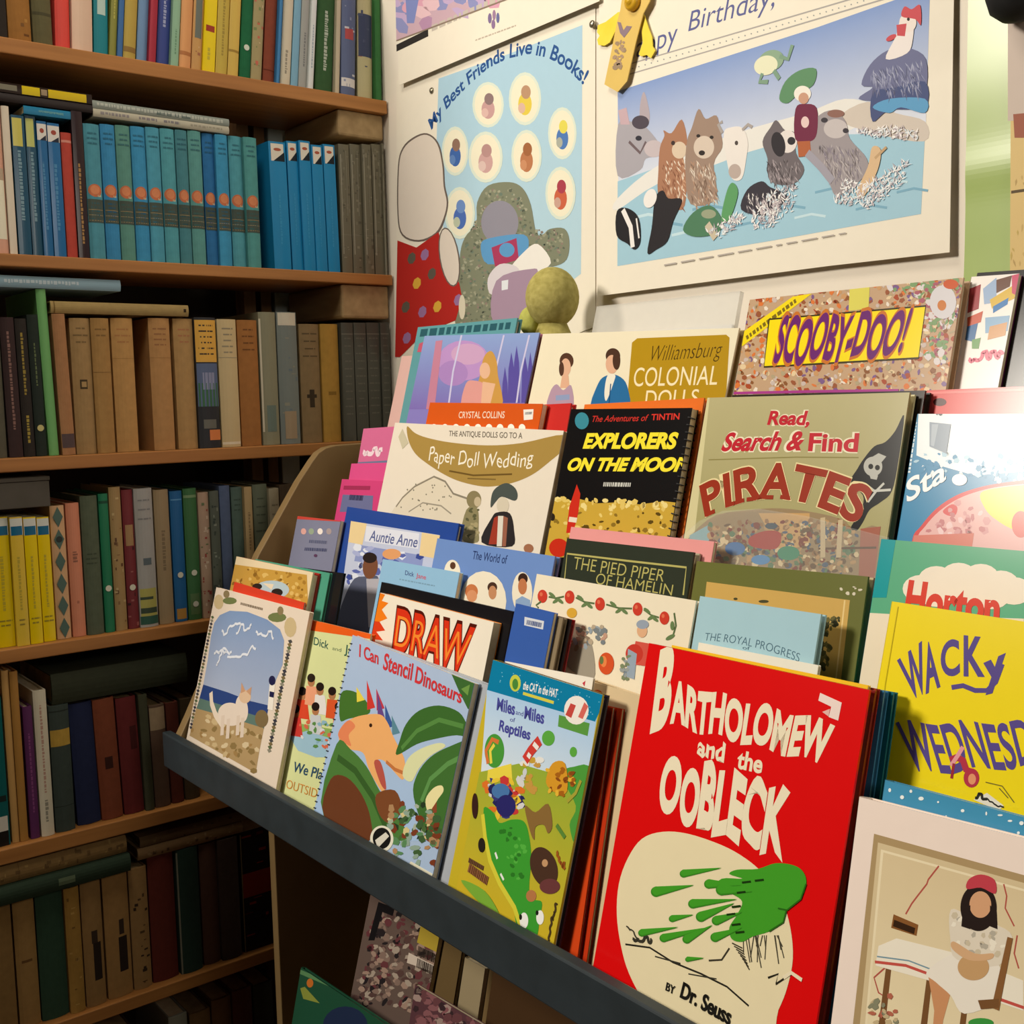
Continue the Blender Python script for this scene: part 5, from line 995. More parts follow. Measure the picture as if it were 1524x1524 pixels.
F = COVERS
RB = [  # name, label, tier, depth back, thickness, top corners, binding, colour, spine colour, print, extend
 ('picture_book', 'cream book with a white kitten and lighthouse in a blue arch', 1, 0, .006, (322, 874), (461, 911), 'soft', '#e4d4c2', None, 'kitten', 1),
 ('paperback_book', 'plain red book whose top edge peeks above the kitten book', 1, .0065, .003, (349, 866), (453, 897), 'soft', '#d2402a', None, None, 1),
 ('picture_book', 'yellow green book with orange border and playing children, beside the kitten book', 1, .0112, .0072, (457, 921), (552, 944), 'hard', '#d6dca0', '#e65f1e', 'children', 1),
 ('spiral_bound_book', 'spiral bound stencil book with an orange dinosaur among green leaves', 1, 0, .0072, (525, 945), (706, 1017), 'spiral', '#a9bfdc', None, 'dinosaur', 1),
 ('plastic_folder', 'grey backed clear plastic folder behind the orange dinosaur book', 1, .0092, .011, (568, 962), (728, 1020), 'hard', '#aeb4bc', None, None, 1),
 ('picture_book', 'tall narrow book with blue header and a green crocodile on yellow ground', 1, .001, .009, (734, 982), (897, 1034), 'hard', '#c9b32c', '#2c2438', 'reptiles', 1),
 ('paper_booklet', 'plain white booklet peeking out behind the crocodile book', 1, .0125, .0025, (752, 984), (883, 1009), 'soft', '#efe8dc', None, 'whitesheet', 1),
 ('paperback_book', 'bright orange red book, first behind the crocodile book', 1, .0165, .004, (842, 1038), (912, 1052), 'soft', '#d84a1c', None, None, 1),
 ('paperback_book', 'dark orange red book, second behind the crocodile book', 1, .0215, .004, (846, 1038), (926, 1053), 'soft', '#c83a18', None, None, 1),
 ('picture_book', 'cream book with brown edge between the orange red books and the tall red one', 1, .0268, .0085, (880, 1011), (966, 1040), 'hard', '#dcc59c', None, 'creamspine', 1),
 ('picture_book', 'large red book with cream hand lettering and a green splash', 1, .0, .0095, (966, 957), (1294, 1027), 'hard', '#df0f10', '#7c1c18', 'oobleck', 1),
 ('paperback_book', 'yellow book whose top edge shows behind the large red one', 1, .0105, .0035, (1000, 960), (1292, 1020), 'soft', '#ecc42c', None, None, 1),
 ('picture_book', 'dark red book behind the yellow edge, next to the large red one', 1, .015, .0055, (1030, 968), (1304, 1025), 'hard', '#98301f', '#98301f', None, 1),
 ('picture_book', 'steel blue book behind the dark red one, lower tier', 1, .0215, .0065, (1060, 980), (1316, 1028), 'hard', '#3a78a4', None, None, 1),
 ('picture_book', 'teal green book at the back of the stack behind the large red one', 1, .029, .006, (1080, 985), (1330, 1030), 'hard', '#1c6a78', None, None, 1),
 ('picture_book', 'pale pink book with a painted girl in red hat seated at a table', 1, .0, .014, (1279, 1186), (1524, 1248), 'hard', '#f4e2d6', None, 'portrait', 1.25),
 ('picture_book', 'blue book with white specks behind the painted girl', 1, .0155, .009, (1318, 1161), (1524, 1216), 'hard', '#4390b8', None, 'speckled', 1.25),
 ('paperback_book', 'blue book with small white label in the narrow gap beside the flowered cream book', 1, .0165, .005, (768, 898), (825, 912), 'soft', '#3a5fae', None, 'bluelabel', 1),
 ('paperback_book', 'narrow tan book just behind the blue one with small white label', 1, .0222, .006, (782, 906), (838, 920), 'hard', '#8a7a60', None, None, 1),
 ('paperback_book', 'black book with red edge behind the narrow tan one', 1, .029, .006, (796, 908), (850, 922), 'hard', '#1c1416', '#8a1c20', None, 1),
 ('picture_book', 'cream book with ornate gold panel behind the kitten book', 1, .0186, .0118, (352, 828), (466, 852), 'hard', '#e6d2ac', '#9c2c24', 'gilded', 1),
 ('picture_book', 'slim jade green book behind the gold panel one', 1, .0308, .0045, (380, 832), (491, 853), 'hard', '#4c9a80', None, None, 1),
 ('picture_book', 'black book behind the slim jade green one', 1, .0355, .0042, (400, 838), (511, 853), 'hard', '#17181c', None, None, 1),
 ('paperback_book', 'cream book with big red hand lettering and orange zigzag edge', 2, 0, .011, (566, 882), (735, 926), 'soft', '#efe6d4', '#e08020', 'lettering', 1),
 ('picture_book', 'black book rising behind the cream book with red lettering', 2, .0118, .011, (568, 866), (763, 910), 'hard', '#18171a', None, None, 1),
 ('paperback_book', 'small sky blue book above the black one, in front of the man in grey', 2, .0236, .006, (570, 832), (684, 852), 'soft', '#92bede', None, 'skyblue', 1),
 ('picture_book', 'cream book with red apple garland across the top', 2, .004, .009, (799, 854), (1036, 894), 'hard', '#efe4ca', None, 'fruit', 1),
 ('paperback_book', 'off-white book edge in front of the pale blue cover', 2, 0, .0035, (1040, 956), (1218, 990), 'soft', '#f0ead8', None, None, 1),
 ('picture_book', 'plain pale blue book with small arched title, in front of the olive one', 2, .0045, .008, (1042, 887), (1222, 914), 'hard', '#a7ccd8', None, 'progress', 1),
 ('picture_book', 'bright yellow book with purple hand lettering', 2, .0, .010, (1328, 895), (1524, 925), 'hard', '#f4dc1e', '#e4c818', 'wacky', 1.35),
 ('paperback_book', 'small grey violet book with red top near the rack end panel', 3, .002, .006, (443, 768), (507, 775), 'soft', '#80829a', None, 'greyviolet', 1),
 ('picture_book', 'royal blue book with a man in a grey coat', 3, .011, .009, (517, 754), (683, 779), 'hard', '#2a4a98', None, 'aunt', 1),
 ('picture_book', 'periwinkle blue book with faces in cream ovals', 3, .0, .009, (651, 801), (826, 828), 'hard', '#6f90cc', None, 'world', 1),
 ('picture_book', 'black green book with thin gold frame and gold lettering', 3, .0, .010, (844, 801), (1033, 822), 'hard', '#31372c', '#b0a890', 'piper', 1),
 ('paperback_book', 'pink book edge showing above the black green one', 3, .011, .005, (850, 784), (1063, 806), 'soft', '#e89c9a', None, None, 1),
 ('picture_book', 'olive green book with golden tan panel', 3, .0, .010, (1037, 835), (1292, 858), 'hard', '#6b6e38', '#c8b890', 'olive', 1),
 ('picture_book', 'green book with red lettering on a cream cloud', 3, .0, .011, (1312, 802), (1524, 820), 'hard', '#5cae86', '#0a9aa0', 'elephant', 1.35),
 ('picture_book', 'cream book with brown gold crescent banner and a soldier with bride', 4, .0, .007, (588, 629), (839, 641), 'soft', '#e6dccb', None, 'bridal', 1),
 ('paperback_book', 'orange book above the gold crescent banner one', 4, .0085, .008, (640, 599), (808, 601), 'soft', '#d2581c', None, 'crystal', 1),
 ('picture_book', 'cream book with red spine in the gap beside the black lunar book', 4, .019, .009, (790, 603), (850, 600), 'hard', '#c8302c', '#c8302c', None, 1),
 ('picture_book', 'pink book with pale script at the far end of the rack', 4, .0116, .004, (541, 638), (600, 632), 'soft', '#d06a94', None, 'pinkbits', 1),
 ('picture_book', 'rose pink book below the one with pale script', 4, .0076, .0022, (509, 713), (570, 716), 'soft', '#d0447c', None, 'pinklow', 1),
 ('paperback_book', 'magenta book between the two pink ones', 4, .0099, .0011, (523, 690), (600, 686), 'soft', '#d8508a', None, None, 1),
 ('spiral_bound_book', 'black spiral bound book with yellow lettering and a red rocket over yellow ground', 4, .0, .010, (850, 609), (1030, 607), 'spiral', '#141314', None, 'moon', 1),
 ('picture_book', 'orange book with black corner just behind the black lunar one', 4, .0125, .009, (870, 602), (1048, 592), 'hard', '#e0702a', None, None, 1),
 ('picture_book', 'shiny khaki book with red lettering and a black skull flag', 4, .001, .010, (1053, 592), (1354, 584), 'hard', '#aea674', '#d4cc9c', 'pirates', 1),
 ('picture_book', 'black edged book behind the khaki flag one', 4, .0125, .010, (1090, 588), (1377, 581), 'hard', '#2a211c', None, None, 1),
 ('picture_book', 'shiny blue and white book with a grey sticker', 4, .0, .010, (1366, 616), (1524, 616), 'hard', '#2f86b4', '#3c8cb4', 'furry', 1.35),
 ('picture_book', 'red book rising behind the shiny blue and white one', 4, .0235, .009, (1380, 581), (1524, 575), 'hard', '#d64a48', None, 'redtabs', 1.35),
 ('picture_book', 'purple storybook with a golden haired figure and violet spires', 5, .0, .008, (632, 500), (803, 495), 'hard', '#857cc0', '#c08098', 'princess', 1),
 ('picture_book', 'grey teal book behind the purple storybook', 5, .0095, .009, (622, 487), (770, 473), 'hard', '#5f9aa0', None, 'teal', 1),
 ('picture_book', 'wide cream book with gold panel and two painted figures in old dress', 5, .0, .010, (808, 497), (1100, 488), 'hard', '#e9e0c4', '#b8a87c', 'colonial', 1),
 ('picture_book', 'crowded cartoon book with purple lettering on a yellow panel', 5, .0, .012, (1116, 446), (1434, 413), 'hard', '#c0a080', None, 'cartoon', 1),
 ('comic_book', 'white comic book with coloured panels at the far edge of the top tier', 5, .0126, .006, (1446, 412), (1517, 407), 'soft', '#f0eae4', '#5c1c4c', 'panels', 1),
 ('picture_book', 'black book behind the white comic on the top tier', 5, .019, .008, (1455, 406), (1600, 396), 'hard', '#1a1618', None, None, 1),
 ('paperback_book', 'pale pink book below the purple storybook by the wall', 5, .019, .006, (598, 530), (650, 528), 'soft', '#d8b0a8', None, None, 1),
 ('comic_book', 'dark crowded comic book on the low shelf under the rack', 0, 0, .008, (553, 1323), (655, 1388), 'soft', '#6a5850', None, 'manga', 1),
 ('paperback_book', 'brown edged book next to the dark comic under the rack', 0, .009, .012, (640, 1385), (688, 1412), 'hard', '#6c5838', None, None, 1),
 ('paperback_book', 'cream book standing further along the low shelf under the rack', 0, .004, .008, (692, 1425), (722, 1440), 'soft', '#a09070', None, None, 1),
 ('paperback_book', 'wide brown book further along the low shelf, under the rail', 0, .012, .010, (735, 1440), (960, 1560), 'hard', '#4c3622', None, None, 1),
 ('picture_book', 'green book with dark blue disc, lowest under the rack end', -1, 0, .008, (448, 1440), (600, 1520), 'hard', '#23503a', None, 'greenlow', 1),
 ('comic_book', 'pink and black comic, lowest under the rack', -1, 0, .006, (618, 1465), (760, 1545), 'soft', '#5c3c42', None, 'lowpink', 1),
]
TITLES = {1: 'books face out on the lowest tier', 2: 'books face out on the second tier', 3: 'books face out on the middle tier', 4: 'books face out on the fourth tier', 5: 'books face out on the top tier', 0: 'books on the low shelf under the rack', -1: 'books on the low shelf under the rack'}
for nm, lb, k, d, T, TL, TR, kd, c, cs, art, ex in RB:
    rack_book(nm, lb, k, d, T, TL, TR, kd, c, cs, F[art] if art else None, TITLES[k], GLOSS, ex, spiral=('l', WIRE) if art == 'dinosaur' else ('r', WIRE) if art == 'moon' else None)

# cloudy plastic sleeve behind the cream and gold book on the top tier
y, z = TIER[5]; O = Vector((0, y, z)) + TN * -.0135
q = [(on_plane(px, py, O, TN) - O) for px, py in ((888, 456), (1100, 444))]
b = MB(); b.quadbox((q[0].x, .001, -.006), (q[1].x, q[0].dot(TV), 0))
M = Matrix.Identity(4)
for i, v in enumerate((Vector((1, 0, 0)), TV, TN)):
    for j in range(3): M[j][i] = v[j]
M.translation = O
o = thing('plastic_sleeve', 'clear plastic sleeve standing behind the wide cream and gold book', 'plastic sleeve', None, M)
b.build('film', SLEEVE, o)
b = MB(); b.quadbox((q[0].x + .004, .001, -.005), (q[1].x - .004, q[0].dot(TV) - .035, -.001)); b.build('insert_sheet', PAPER, o)

# olive plush toy sitting on top of the rack, seen above the purple storybook
c = on_y(822, 443, -.075); rr = .036
o = thing('plush_toy', 'round headed olive plush toy sitting on top of the rack against the poster', 'plush toy', None, Matrix.Translation((c.x, -.075, 1.4275)))
hz = c.z - 1.4275
b = MB(); b.lathe([(rr * sin(a) * .98, -rr * 1.1 * cos(a)) for a in [pi * i / 16 for i in range(17)]], 28, ctr=(0, 0, hz)); b.build('head', PLUSH, o, True)
b = MB(); b.lathe([(.0, .0), (.03, .0), (.045, .012), (.046, .04), (.036, hz * .62), (.018, hz - rr * .9), (.0, hz - rr * .8)], 24); b.build('body', PLUSH, o, True)
h2 = on_y(791, 478, -.085) - Vector((c.x, -.075, 1.4275))
b = MB(); b.lathe([(.017 * sin(a), -.020 * cos(a)) for a in [pi * i / 12 for i in range(13)]], 20, ctr=h2); b.tube([h2, (-.03, 0, hz * .5), (-.02, 0, hz * .4)], .010, 10); b.build('arm', LIME, o, True)

# ------------------------------------------------------------------ posters on the wall
def poster(name, label, cat, corners, y, art, pins=(), mat=PAPER, base='#ece4d2', curl=0.0):
    """a thin sheet on the wall plane; corners in reference pixels"""
    pts = [on_y(px, py, y) for px, py in corners]
    x0 = min(p.x for p in pts); z0 = min(p.z for p in pts); W = max(p.x for p in pts) - x0; H = max(p.z for p in pts) - z0
    M = Matrix(((1, 0, 0, x0), (0, 0, -1, y), (0, 1, 0, z0), (0, 0, 0, 1)))
    o = thing(name, label, cat, 'posters pinned to the wall', M)
    mb = MB(); loc = [(p.x - x0, p.z - z0) for p in pts]
    a = sum(loc[i][0] * loc[(i + 1) % len(loc)][1] - loc[(i + 1) % len(loc)][0] * loc[i][1] for i in range(len(loc)))
    if a < 0: loc = loc[::-1]
    mb.prism(loc, 2, -.0006, 0, lin(base))
    if art:
        def conv(px, py): p = on_y(px, py, y); return p.x - x0, p.z - z0
        art(Art(mb, conv, W, H, lambda u, v, h: (u, v, h), .0001))
    if curl:
        mb.v = [(vx, vy, vz + curl * (1 - vy / H)) for vx, vy, vz in mb.v]
    mb.build('sheet', mat, o)
    for px, py in pins:
        p = on_y(px, py, y) - Vector((x0, y, z0)); pb = MB()
        pb.lathe([(0, .0035), (.003, .0032), (.0045, .002), (.005, .0006), (0, .0006)][::-1], 14, ctr=(p.x, p.z, 0)); pb.build('thumbtack', PIN, o, True)
    return o
def art_birthday(A):
    A.crop(880, 0, .4226)
    T = '#5a5f94'
    A.text(T, 'Happy', (112, 222), (308, 150), (112, 152), (308, 76), bold=-.004, shear=.1); A.text(T, 'Birthday,', (345, 112), (648, 22), (350, 42), (655, -60), bold=-.004, shear=.12)
    A.line('#a8a4a0', [(140, 226), (600, 92), (920, -2), (1100, -55)], 3); A.line('#a8a4a0', [(140, 262), (600, 128), (930, 30), (1180, -44)], 3)
    for i in range(44): x = 150 + i * 22; A.raw([A.uv((x + a, 245 - (x - 140) * .292 + b)) for a, b in ((-3, 0), (0, -3), (3, 0), (0, 3))], lin('#8c9494'))
    A.step()
    A.grad('#7e98cc', '#e2e6ee', [(98, 322), (400, 226), (800, 98), (1198, -42), (1186, 480), (103, 640)]); A.poly('#a0c8da', [(101, 640), (330, 560), (600, 480), (1184, 470), (1172, 755), (640, 850), (103, 938)]); A.smooth = True; A.poly('#e6e4de', [(101, 700), (250, 580), (520, 470), (760, 400), (900, 350), (1000, 380), (900, 470), (620, 520), (420, 590), (240, 650), (101, 740)]); A.poly('#cfc4b8', [(880, 420), (980, 360), (1080, 400), (1184, 430), (1180, 500), (1000, 470)])
    for i in range(14): x = 150 + i * 72; y = 770 - (x - 150) * .14; A.line(('#c4dfe8', '#7cacc4')[i % 2], [(x, y + (i % 3) * 40), (x + 60, y - 14 + (i % 3) * 40), (x + 110, y - 6 + (i % 3) * 40)], 7)
    # donkey
    A.poly('#a8a4ac', [(101, 440), (150, 430), (200, 450), (255, 520), (250, 550), (200, 560), (180, 600), (101, 620)]); A.ell('#c4b8bc', 228, 525, 34, 30); A.poly('#b0a4ac', [(180, 440), (178, 370), (192, 325), (212, 400), (206, 440)]); A.poly('#c4a8b0', [(101, 390), (130, 380), (142, 440), (110, 440)]); A.ell('#4c4450', 180, 432, 30, 24); A.ell('#2c2c38', 174, 488, 11, 9); A.line('#6c5c60', [(140, 500), (180, 540), (200, 500)], 7)
    # lynx, wolf
    A.poly('#a8785c', [(250, 520), (265, 480), (262, 460), (290, 470), (326, 422), (346, 500), (330, 540), (345, 640), (330, 740), (250, 700), (245, 600)]); A.ell('#d8c4ac', 318, 530, 26, 30); A.ell('#3c2c28', 296, 505, 7, 8); A.fur(['#8c5c44', '#c89c7c', '#e4d4c0'], [(260, 560), (340, 560), (330, 730), (255, 690)], 104, 27, 2.2, seed=4)
    A.poly('#9c8474', [(345, 500), (362, 450), (385, 385), (410, 420), (448, 408), (462, 460), (470, 520), (440, 580), (450, 700), (360, 720), (340, 600)]); A.ell('#d4c4b4', 405, 520, 36, 40); A.ell('#2c2420', 398, 540, 11, 9); A.ell('#2c2420', 385, 480, 7, 6); A.ell('#2c2420', 432, 485, 7, 6); A.fur(['#7c6454', '#c0a894', '#b08c74', '#e0d4c4'], [(355, 560), (440, 570), (450, 720), (360, 720)], 120, 30, 2.2, seed=5)
    # goat
    A.poly('#e8e2dc', [(475, 470), (500, 450), (540, 452), (560, 500), (555, 560), (540, 630), (505, 630), (485, 560)]); A.ell('#b8a8a0', 515, 605, 22, 26); A.line('#a8a09c', [(470, 470), (455, 440), (470, 430)], 9); A.line('#a8a09c', [(540, 460), (560, 440), (575, 450)], 9); A.ell('#4c4440', 520, 505, 6, 8)
    # raccoon and grey dog
    A.poly('#6c6468', [(612, 500), (640, 450), (660, 425), (690, 460), (725, 470), (730, 540), (760, 600), (720, 650), (640, 640), (630, 560)]); A.ell('#e4dcd8', 700, 500, 34, 40); A.ell('#28242a', 668, 510, 24, 44, -.2); A.ell('#28242a', 714, 498, 14, 14); A.fur(['#4c4448', '#8c8488', '#a89ca0'], [(620, 560), (740, 560), (730, 650), (640, 640)], 96, 30, 2.2, seed=3)
    A.poly('#9c9498', [(800, 420), (860, 390), (905, 430), (920, 490), (980, 560), (975, 620), (880, 690), (850, 650), (800, 560), (770, 520)]); A.ell('#c4bcbc', 870, 455, 42, 34); A.ell('#38323a', 830, 425, 12, 9); A.ell('#38323a', 905, 462, 10, 9); A.ell('#8c6458', 870, 402, 30, 14); A.fur(['#7c7478', '#b8b0b0', '#88808c'], [(800, 500), (950, 520), (960, 620), (860, 640)], 160, 36, 2.2, seed=6)
    # child in green hat and maroon shirt
    A.poly('#5c8c64', [(670, 350), (690, 290), (740, 250), (798, 244), (790, 300), (740, 330), (700, 365)]); A.ell('#ece8dc', 752, 332, 30, 28); A.ell('#c89a80', 756, 348, 18, 20); A.poly('#702040', [(728, 385), (760, 368), (802, 382), (804, 470), (780, 500), (728, 492)]); A.ell('#e4c8c4', 762, 432, 14, 20); A.poly('#b06038', [(735, 500), (780, 498), (785, 550), (740, 555)]); A.line('#a09ca8', [(770, 540), (820, 590), (860, 640)], 22)
    # frog leaping
    A.ell('#8ca88c', 640, 215, 46, 36, -.4); A.ell('#e4e4c4', 622, 232, 42, 34, -.3); A.line('#7c9c84', [(670, 200), (700, 210), (715, 160)], 12); A.line('#7c9c84', [(610, 260), (600, 290), (630, 290)], 12); A.line('#7c9c84', [(650, 250), (670, 280)], 12)
    # rooster
    A.poly('#6c7094', [(960, 300), (990, 230), (1050, 180), (1120, 170), (1186, 210), (1184, 330), (1120, 370), (1040, 360), (950, 350), (1000, 310)]); A.poly('#44507c', [(1000, 330), (1080, 310), (1184, 290), (1184, 380), (1060, 390), (1000, 430)]); A.poly('#5c9cc8', [(1000, 380), (1060, 350), (1184, 350), (1184, 400), (1100, 380), (1060, 400)]); A.fur(['#8488a8', '#5c6080', '#a4a8c0'], [(980, 250), (1170, 210), (1170, 330), (1000, 320)], 176, 39, 2.2, seed=7); A.poly('#ece4e0', [(1045, 210), (1080, 130), (1100, 60), (1140, 60), (1140, 140), (1120, 190)]); A.ell('#ece0d8', 1122, 82, 30, 34); A.poly('#c84c54', [(1100, 60), (1110, 25), (1135, 35), (1165, 20), (1168, 90), (1148, 70)]); A.poly('#c84c54', [(1082, 90), (1118, 85), (1112, 130), (1085, 128)]); A.ell('#c84c54', 1064, 135, 20, 9, -.5); A.ell('#2c2420', 1124, 70, 5, 6)
    # skunk, otter, turtle, badger
    A.poly('#1c1a1e', [(101, 745), (140, 735), (178, 770), (185, 850), (165, 880), (140, 860), (101, 830)]); A.line('#ece8e4', [(122, 740), (150, 800), (158, 872)], 14); A.line('#ece8e4', [(170, 770), (180, 840)], 5)
    A.poly('#242024', [(210, 892), (225, 800), (235, 700), (262, 672), (282, 700), (330, 705), (300, 780), (280, 850), (240, 880)]); A.ell('#ece8e4', 218, 700, 22, 34, .3)
    A.poly('#4c7c5c', [(335, 810), (370, 750), (430, 725), (470, 770), (460, 820), (380, 835)]); A.poly('#5c9c64', [(470, 760), (490, 670), (510, 645), (528, 680), (505, 760), (480, 785)]); A.ell('#98a084', 425, 755, 26, 16); A.line('#c8bca4', [(420, 790), (450, 840)], 20)
    A.poly('#34303a', [(540, 740), (560, 670), (610, 640), (640, 660), (700, 690), (660, 740), (620, 760)]); A.fur(['#e8e4e0', '#5c545c', '#b8b0b4'], [(555, 680), (690, 680), (660, 750), (560, 740)], 104, 27, 2.2, seed=9)
    A.poly('#d8b890', [(945, 680), (985, 590), (1000, 520), (1030, 530), (1020, 600), (975, 690)]); A.line('#c0a078', [(1010, 560), (1050, 520)], 9)
    for pts, n, sd in (([(570, 760), (640, 690), (740, 650), (720, 740), (660, 800), (580, 820)], 40, 3), ([(860, 720), (900, 640), (1000, 650), (1120, 570), (1110, 640), (1000, 740)], 70, 4), ([(940, 470), (1060, 450), (1160, 470), (1160, 500), (1000, 490)], 30, 5), ([(420, 820), (520, 760), (560, 780), (460, 840)], 20, 6)):
        A.fur(['#f2f2f0', '#d8e4ec', '#c8bcc0', '#f4f0ee', '#b8aeb4'], pts, n * 5, 22, 2.4, -1.2, 1.2, sd)
    A.words('#b0a8a0', 270, 935, 910, 822, 4, 5)
def art_friends(A):
    A.crop(560, 0, .3543)
    A.grad('#a9ccdf', '#b6d4e0', [(262, 330), (560, 225), (866, 105), (864, 640), (860, 1150), (600, 1350), (330, 1340), (250, 700)])
    A.pathtext('#23508e', 'My Best Friends Live in Books!', [(232, 545), (285, 470), (340, 405), (400, 345), (470, 285), (550, 245), (640, 225), (720, 240), (800, 285), (870, 355)], 50, .022)
    for i, (x, y, rx, ry) in enumerate(((470, 440, 66, 96), (625, 415, 68, 112), (782, 560, 60, 110), (332, 635, 56, 104), (460, 660, 72, 108), (632, 655, 64, 110), (775, 812, 64, 112), (352, 895, 64, 110))):
        A.ell('#d8e2d2', x, y, rx, ry); A.ell('#ece6cc', x, y, rx * .86, ry * .88)
        cs = (['#c49a98', '#8c7474', '#d8b4ac'], ['#e0c84c', '#b89070', '#d8b4a0'], ['#4c78b8', '#e0d458', '#a8aca0'], ['#3c64a8', '#8c6c5c', '#5c80b8'], ['#c8a09c', '#b48c88', '#d8bcb4'], ['#b87850', '#a0643c', '#c88c64'], ['#c86040', '#a83c4c', '#c8a090'], ['#4c6cb4', '#6c8cc4', '#b8c0a8'])[i]
        A.ell(cs[0], x, y + ry * .2, rx * .42, ry * .42); A.ell(cs[1], x + 4, y - ry * .25, rx * .3, ry * .26); A.ell(cs[2], x - rx * .2, y + ry * .35, rx * .22, ry * .2)
    A.smooth = True; A.poly('#7f836c', [(340, 1400), (350, 1100), (372, 1000), (420, 940), (425, 850), (470, 780), (560, 765), (615, 790), (650, 860), (672, 975), (700, 985), (730, 962), (790, 960), (812, 1010), (800, 1090), (740, 1120), (650, 1120), (560, 1240), (500, 1400)])
    A.confetti(['#5f6656', '#a4a48c', '#8c7c70', '#6c7c6c', '#98987f', '#6f755f'], [(350, 1390), (360, 1050), (430, 900), (470, 790), (600, 790), (660, 960), (790, 970), (790, 1080), (560, 1220), (490, 1390)], 700, 3, 8, 11)
    A.ell('#8f8c98', 520, 935, 78, 92); A.poly('#5c98c8', [(440, 1030), (480, 1000), (620, 985), (640, 1040), (600, 1080), (470, 1110)]); A.poly('#a8385c', [(485, 1040), (590, 1000), (600, 1090), (500, 1120)]); A.ell('#5c98c8', 550, 1050, 32, 30)
    A.poly('#ece8e0', [(560, 1140), (620, 1060), (680, 1025), (735, 1105), (650, 1150)]); A.poly('#d8d0d4', [(470, 1170), (520, 1110), (590, 1120), (600, 1170), (490, 1240)]); A.poly('#a58ba0', [(505, 1180), (650, 1130), (680, 1160), (640, 1360), (495, 1360)]); A.poly('#e0e4e8', [(528, 1180), (556, 1175), (554, 1215), (528, 1220)])
    # plain pale shape over a patterned red cloth, standing at the edge
    A.poly('#6c6058', [(92, 700), (112, 620), (160, 575), (215, 560), (262, 600), (284, 690), (290, 780), (304, 850), (290, 920), (255, 985), (180, 1015), (110, 990), (90, 900)]); A.poly('#ded2c4', [(97, 702), (116, 626), (163, 582), (214, 567), (257, 605), (278, 692), (284, 782), (297, 850), (284, 915), (250, 978), (180, 1008), (114, 984), (95, 900)])
    A.smooth = False; A.poly('#b3231c', [(90, 1010), (170, 1040), (262, 975), (300, 1100), (350, 1190), (362, 1250), (335, 1345), (200, 1400), (100, 1500), (80, 1500)]); A.ell('#6c6058', 308, 1080, 42, 126, -.15); A.ell('#ded2c4', 308, 1080, 37, 120, -.15)
    for c, x, y in (('#d8a83c', 172, 1190), ('#d8a83c', 258, 1288), ('#98709c', 205, 1070), ('#98709c', 195, 1310), ('#98709c', 345, 1260), ('#5c5448', 235, 1150), ('#5c5448', 150, 1085), ('#5c5448', 125, 1290), ('#98709c', 130, 1420)): A.ell(c, x, y, 17, 26, .3, 7)
    A.ell('#d8d0b8', 362, 1290, 14, 52)
def art_pastel(A):
    A.crop(560, 0, .3543)
    A.grad('#b8a4c4', '#c8a8b4', [(40, -800), (1000, -800), (1000, -420), (620, -22), (85, 178)]); A.confetti(['#8c90c0', '#d8a0b4', '#c0a8cc', '#b48cac', '#e0bcc4'], [(50, -200), (700, -200), (520, 10), (90, 160)], 60, 16, 50, 5); A.poly('#7c88c0', [(130, -50), (200, -60), (170, 100), (140, 100)])
    A.line('#2a2624', [(86, 210), (230, 140)], 15); A.words('#c4baae', 245, 122, 560, -18, 14, 6); A.many([('#7c6a94', 490, 80, 8, 22), ('#9c7c9c', 508, 66, 7, 22), ('#6a6c9c', 524, 78, 7, 22), ('#8c7098', 505, 105, 8, 20)]); A.words('#c0b4a4', 430, 172, 600, 110, 3, 3)
    A.line('#8c7a6a', [(83, 190), (85, 178), (620, -22)], 3)
poster('poster', 'pale blue poster with small figures in cream ovals and arched blue lettering', 'poster', [(590, 120), (886, 10), (886, 486), (590, 600)], -.0015, art_friends, [(643, 135)])
poster('poster', 'pink and mauve poster hanging over the top of the pale blue one', 'poster', [(582, -330), (905, -480), (897, 3), (598, 128)], -.005, art_pastel, [(882, 36)], curl=.006)
poster('poster', 'large white poster of animals splashing in water under blue lettering', 'poster', [(892, -60), (1424, -230), (1418, 376), (1240, 396), (894, 441)], -.004, art_birthday, [(911, 431), (1405, 363)], curl=.006)
# green paper sheet and a tan picture beyond it
def art_green(A):
    pass
SATIN = simple('satin_green_paper', '#93aa58', '#a4b868', .3, 3, (1, 1, 1), .1, .5)
def wall_sheet(name, label, cat, px0, px1, z0, z1, y, mat, wave):
    x0 = on_y(px0, 300, y).x; x1 = on_y(px1, 300, y).x; n = 150; b = MB()
    def dep(z): return -sum(a * math.exp(-((z - c) / s) ** 2) for c, s, a in wave)
    rows = [(z0 + (z1 - z0) * i / n) for i in range(n + 1)]
    for i in range(n):
        a, c = rows[i], rows[i + 1]
        b.face([(0, dep(a), a - z0), (x1 - x0, dep(a) * .6, a - z0), (x1 - x0, dep(c) * .6, c - z0), (0, dep(c), c - z0)])
    for i in range(n):
        a, c = rows[i], rows[i + 1]
        b.face([(0, dep(a) + .0006, a - z0), (0, dep(c) + .0006, c - z0), (x1 - x0, dep(c) * .6 + .0006, c - z0), (x1 - x0, dep(a) * .6 + .0006, a - z0)])
    o = b.build(name, mat, None, True); o.location = (x0, y, z0)
    return tag(o, label, cat, 'posters pinned to the wall')
wall_sheet('paper_sheet', 'glossy creased green paper strip hanging beside the large animal poster', 'paper sheet', 1437, 1507, 1.42, 2.1, -.003, SATIN, ((1.705, .02, .0016), (1.80, .06, .002), (1.88, .05, .002), (1.585, .03, .001)))
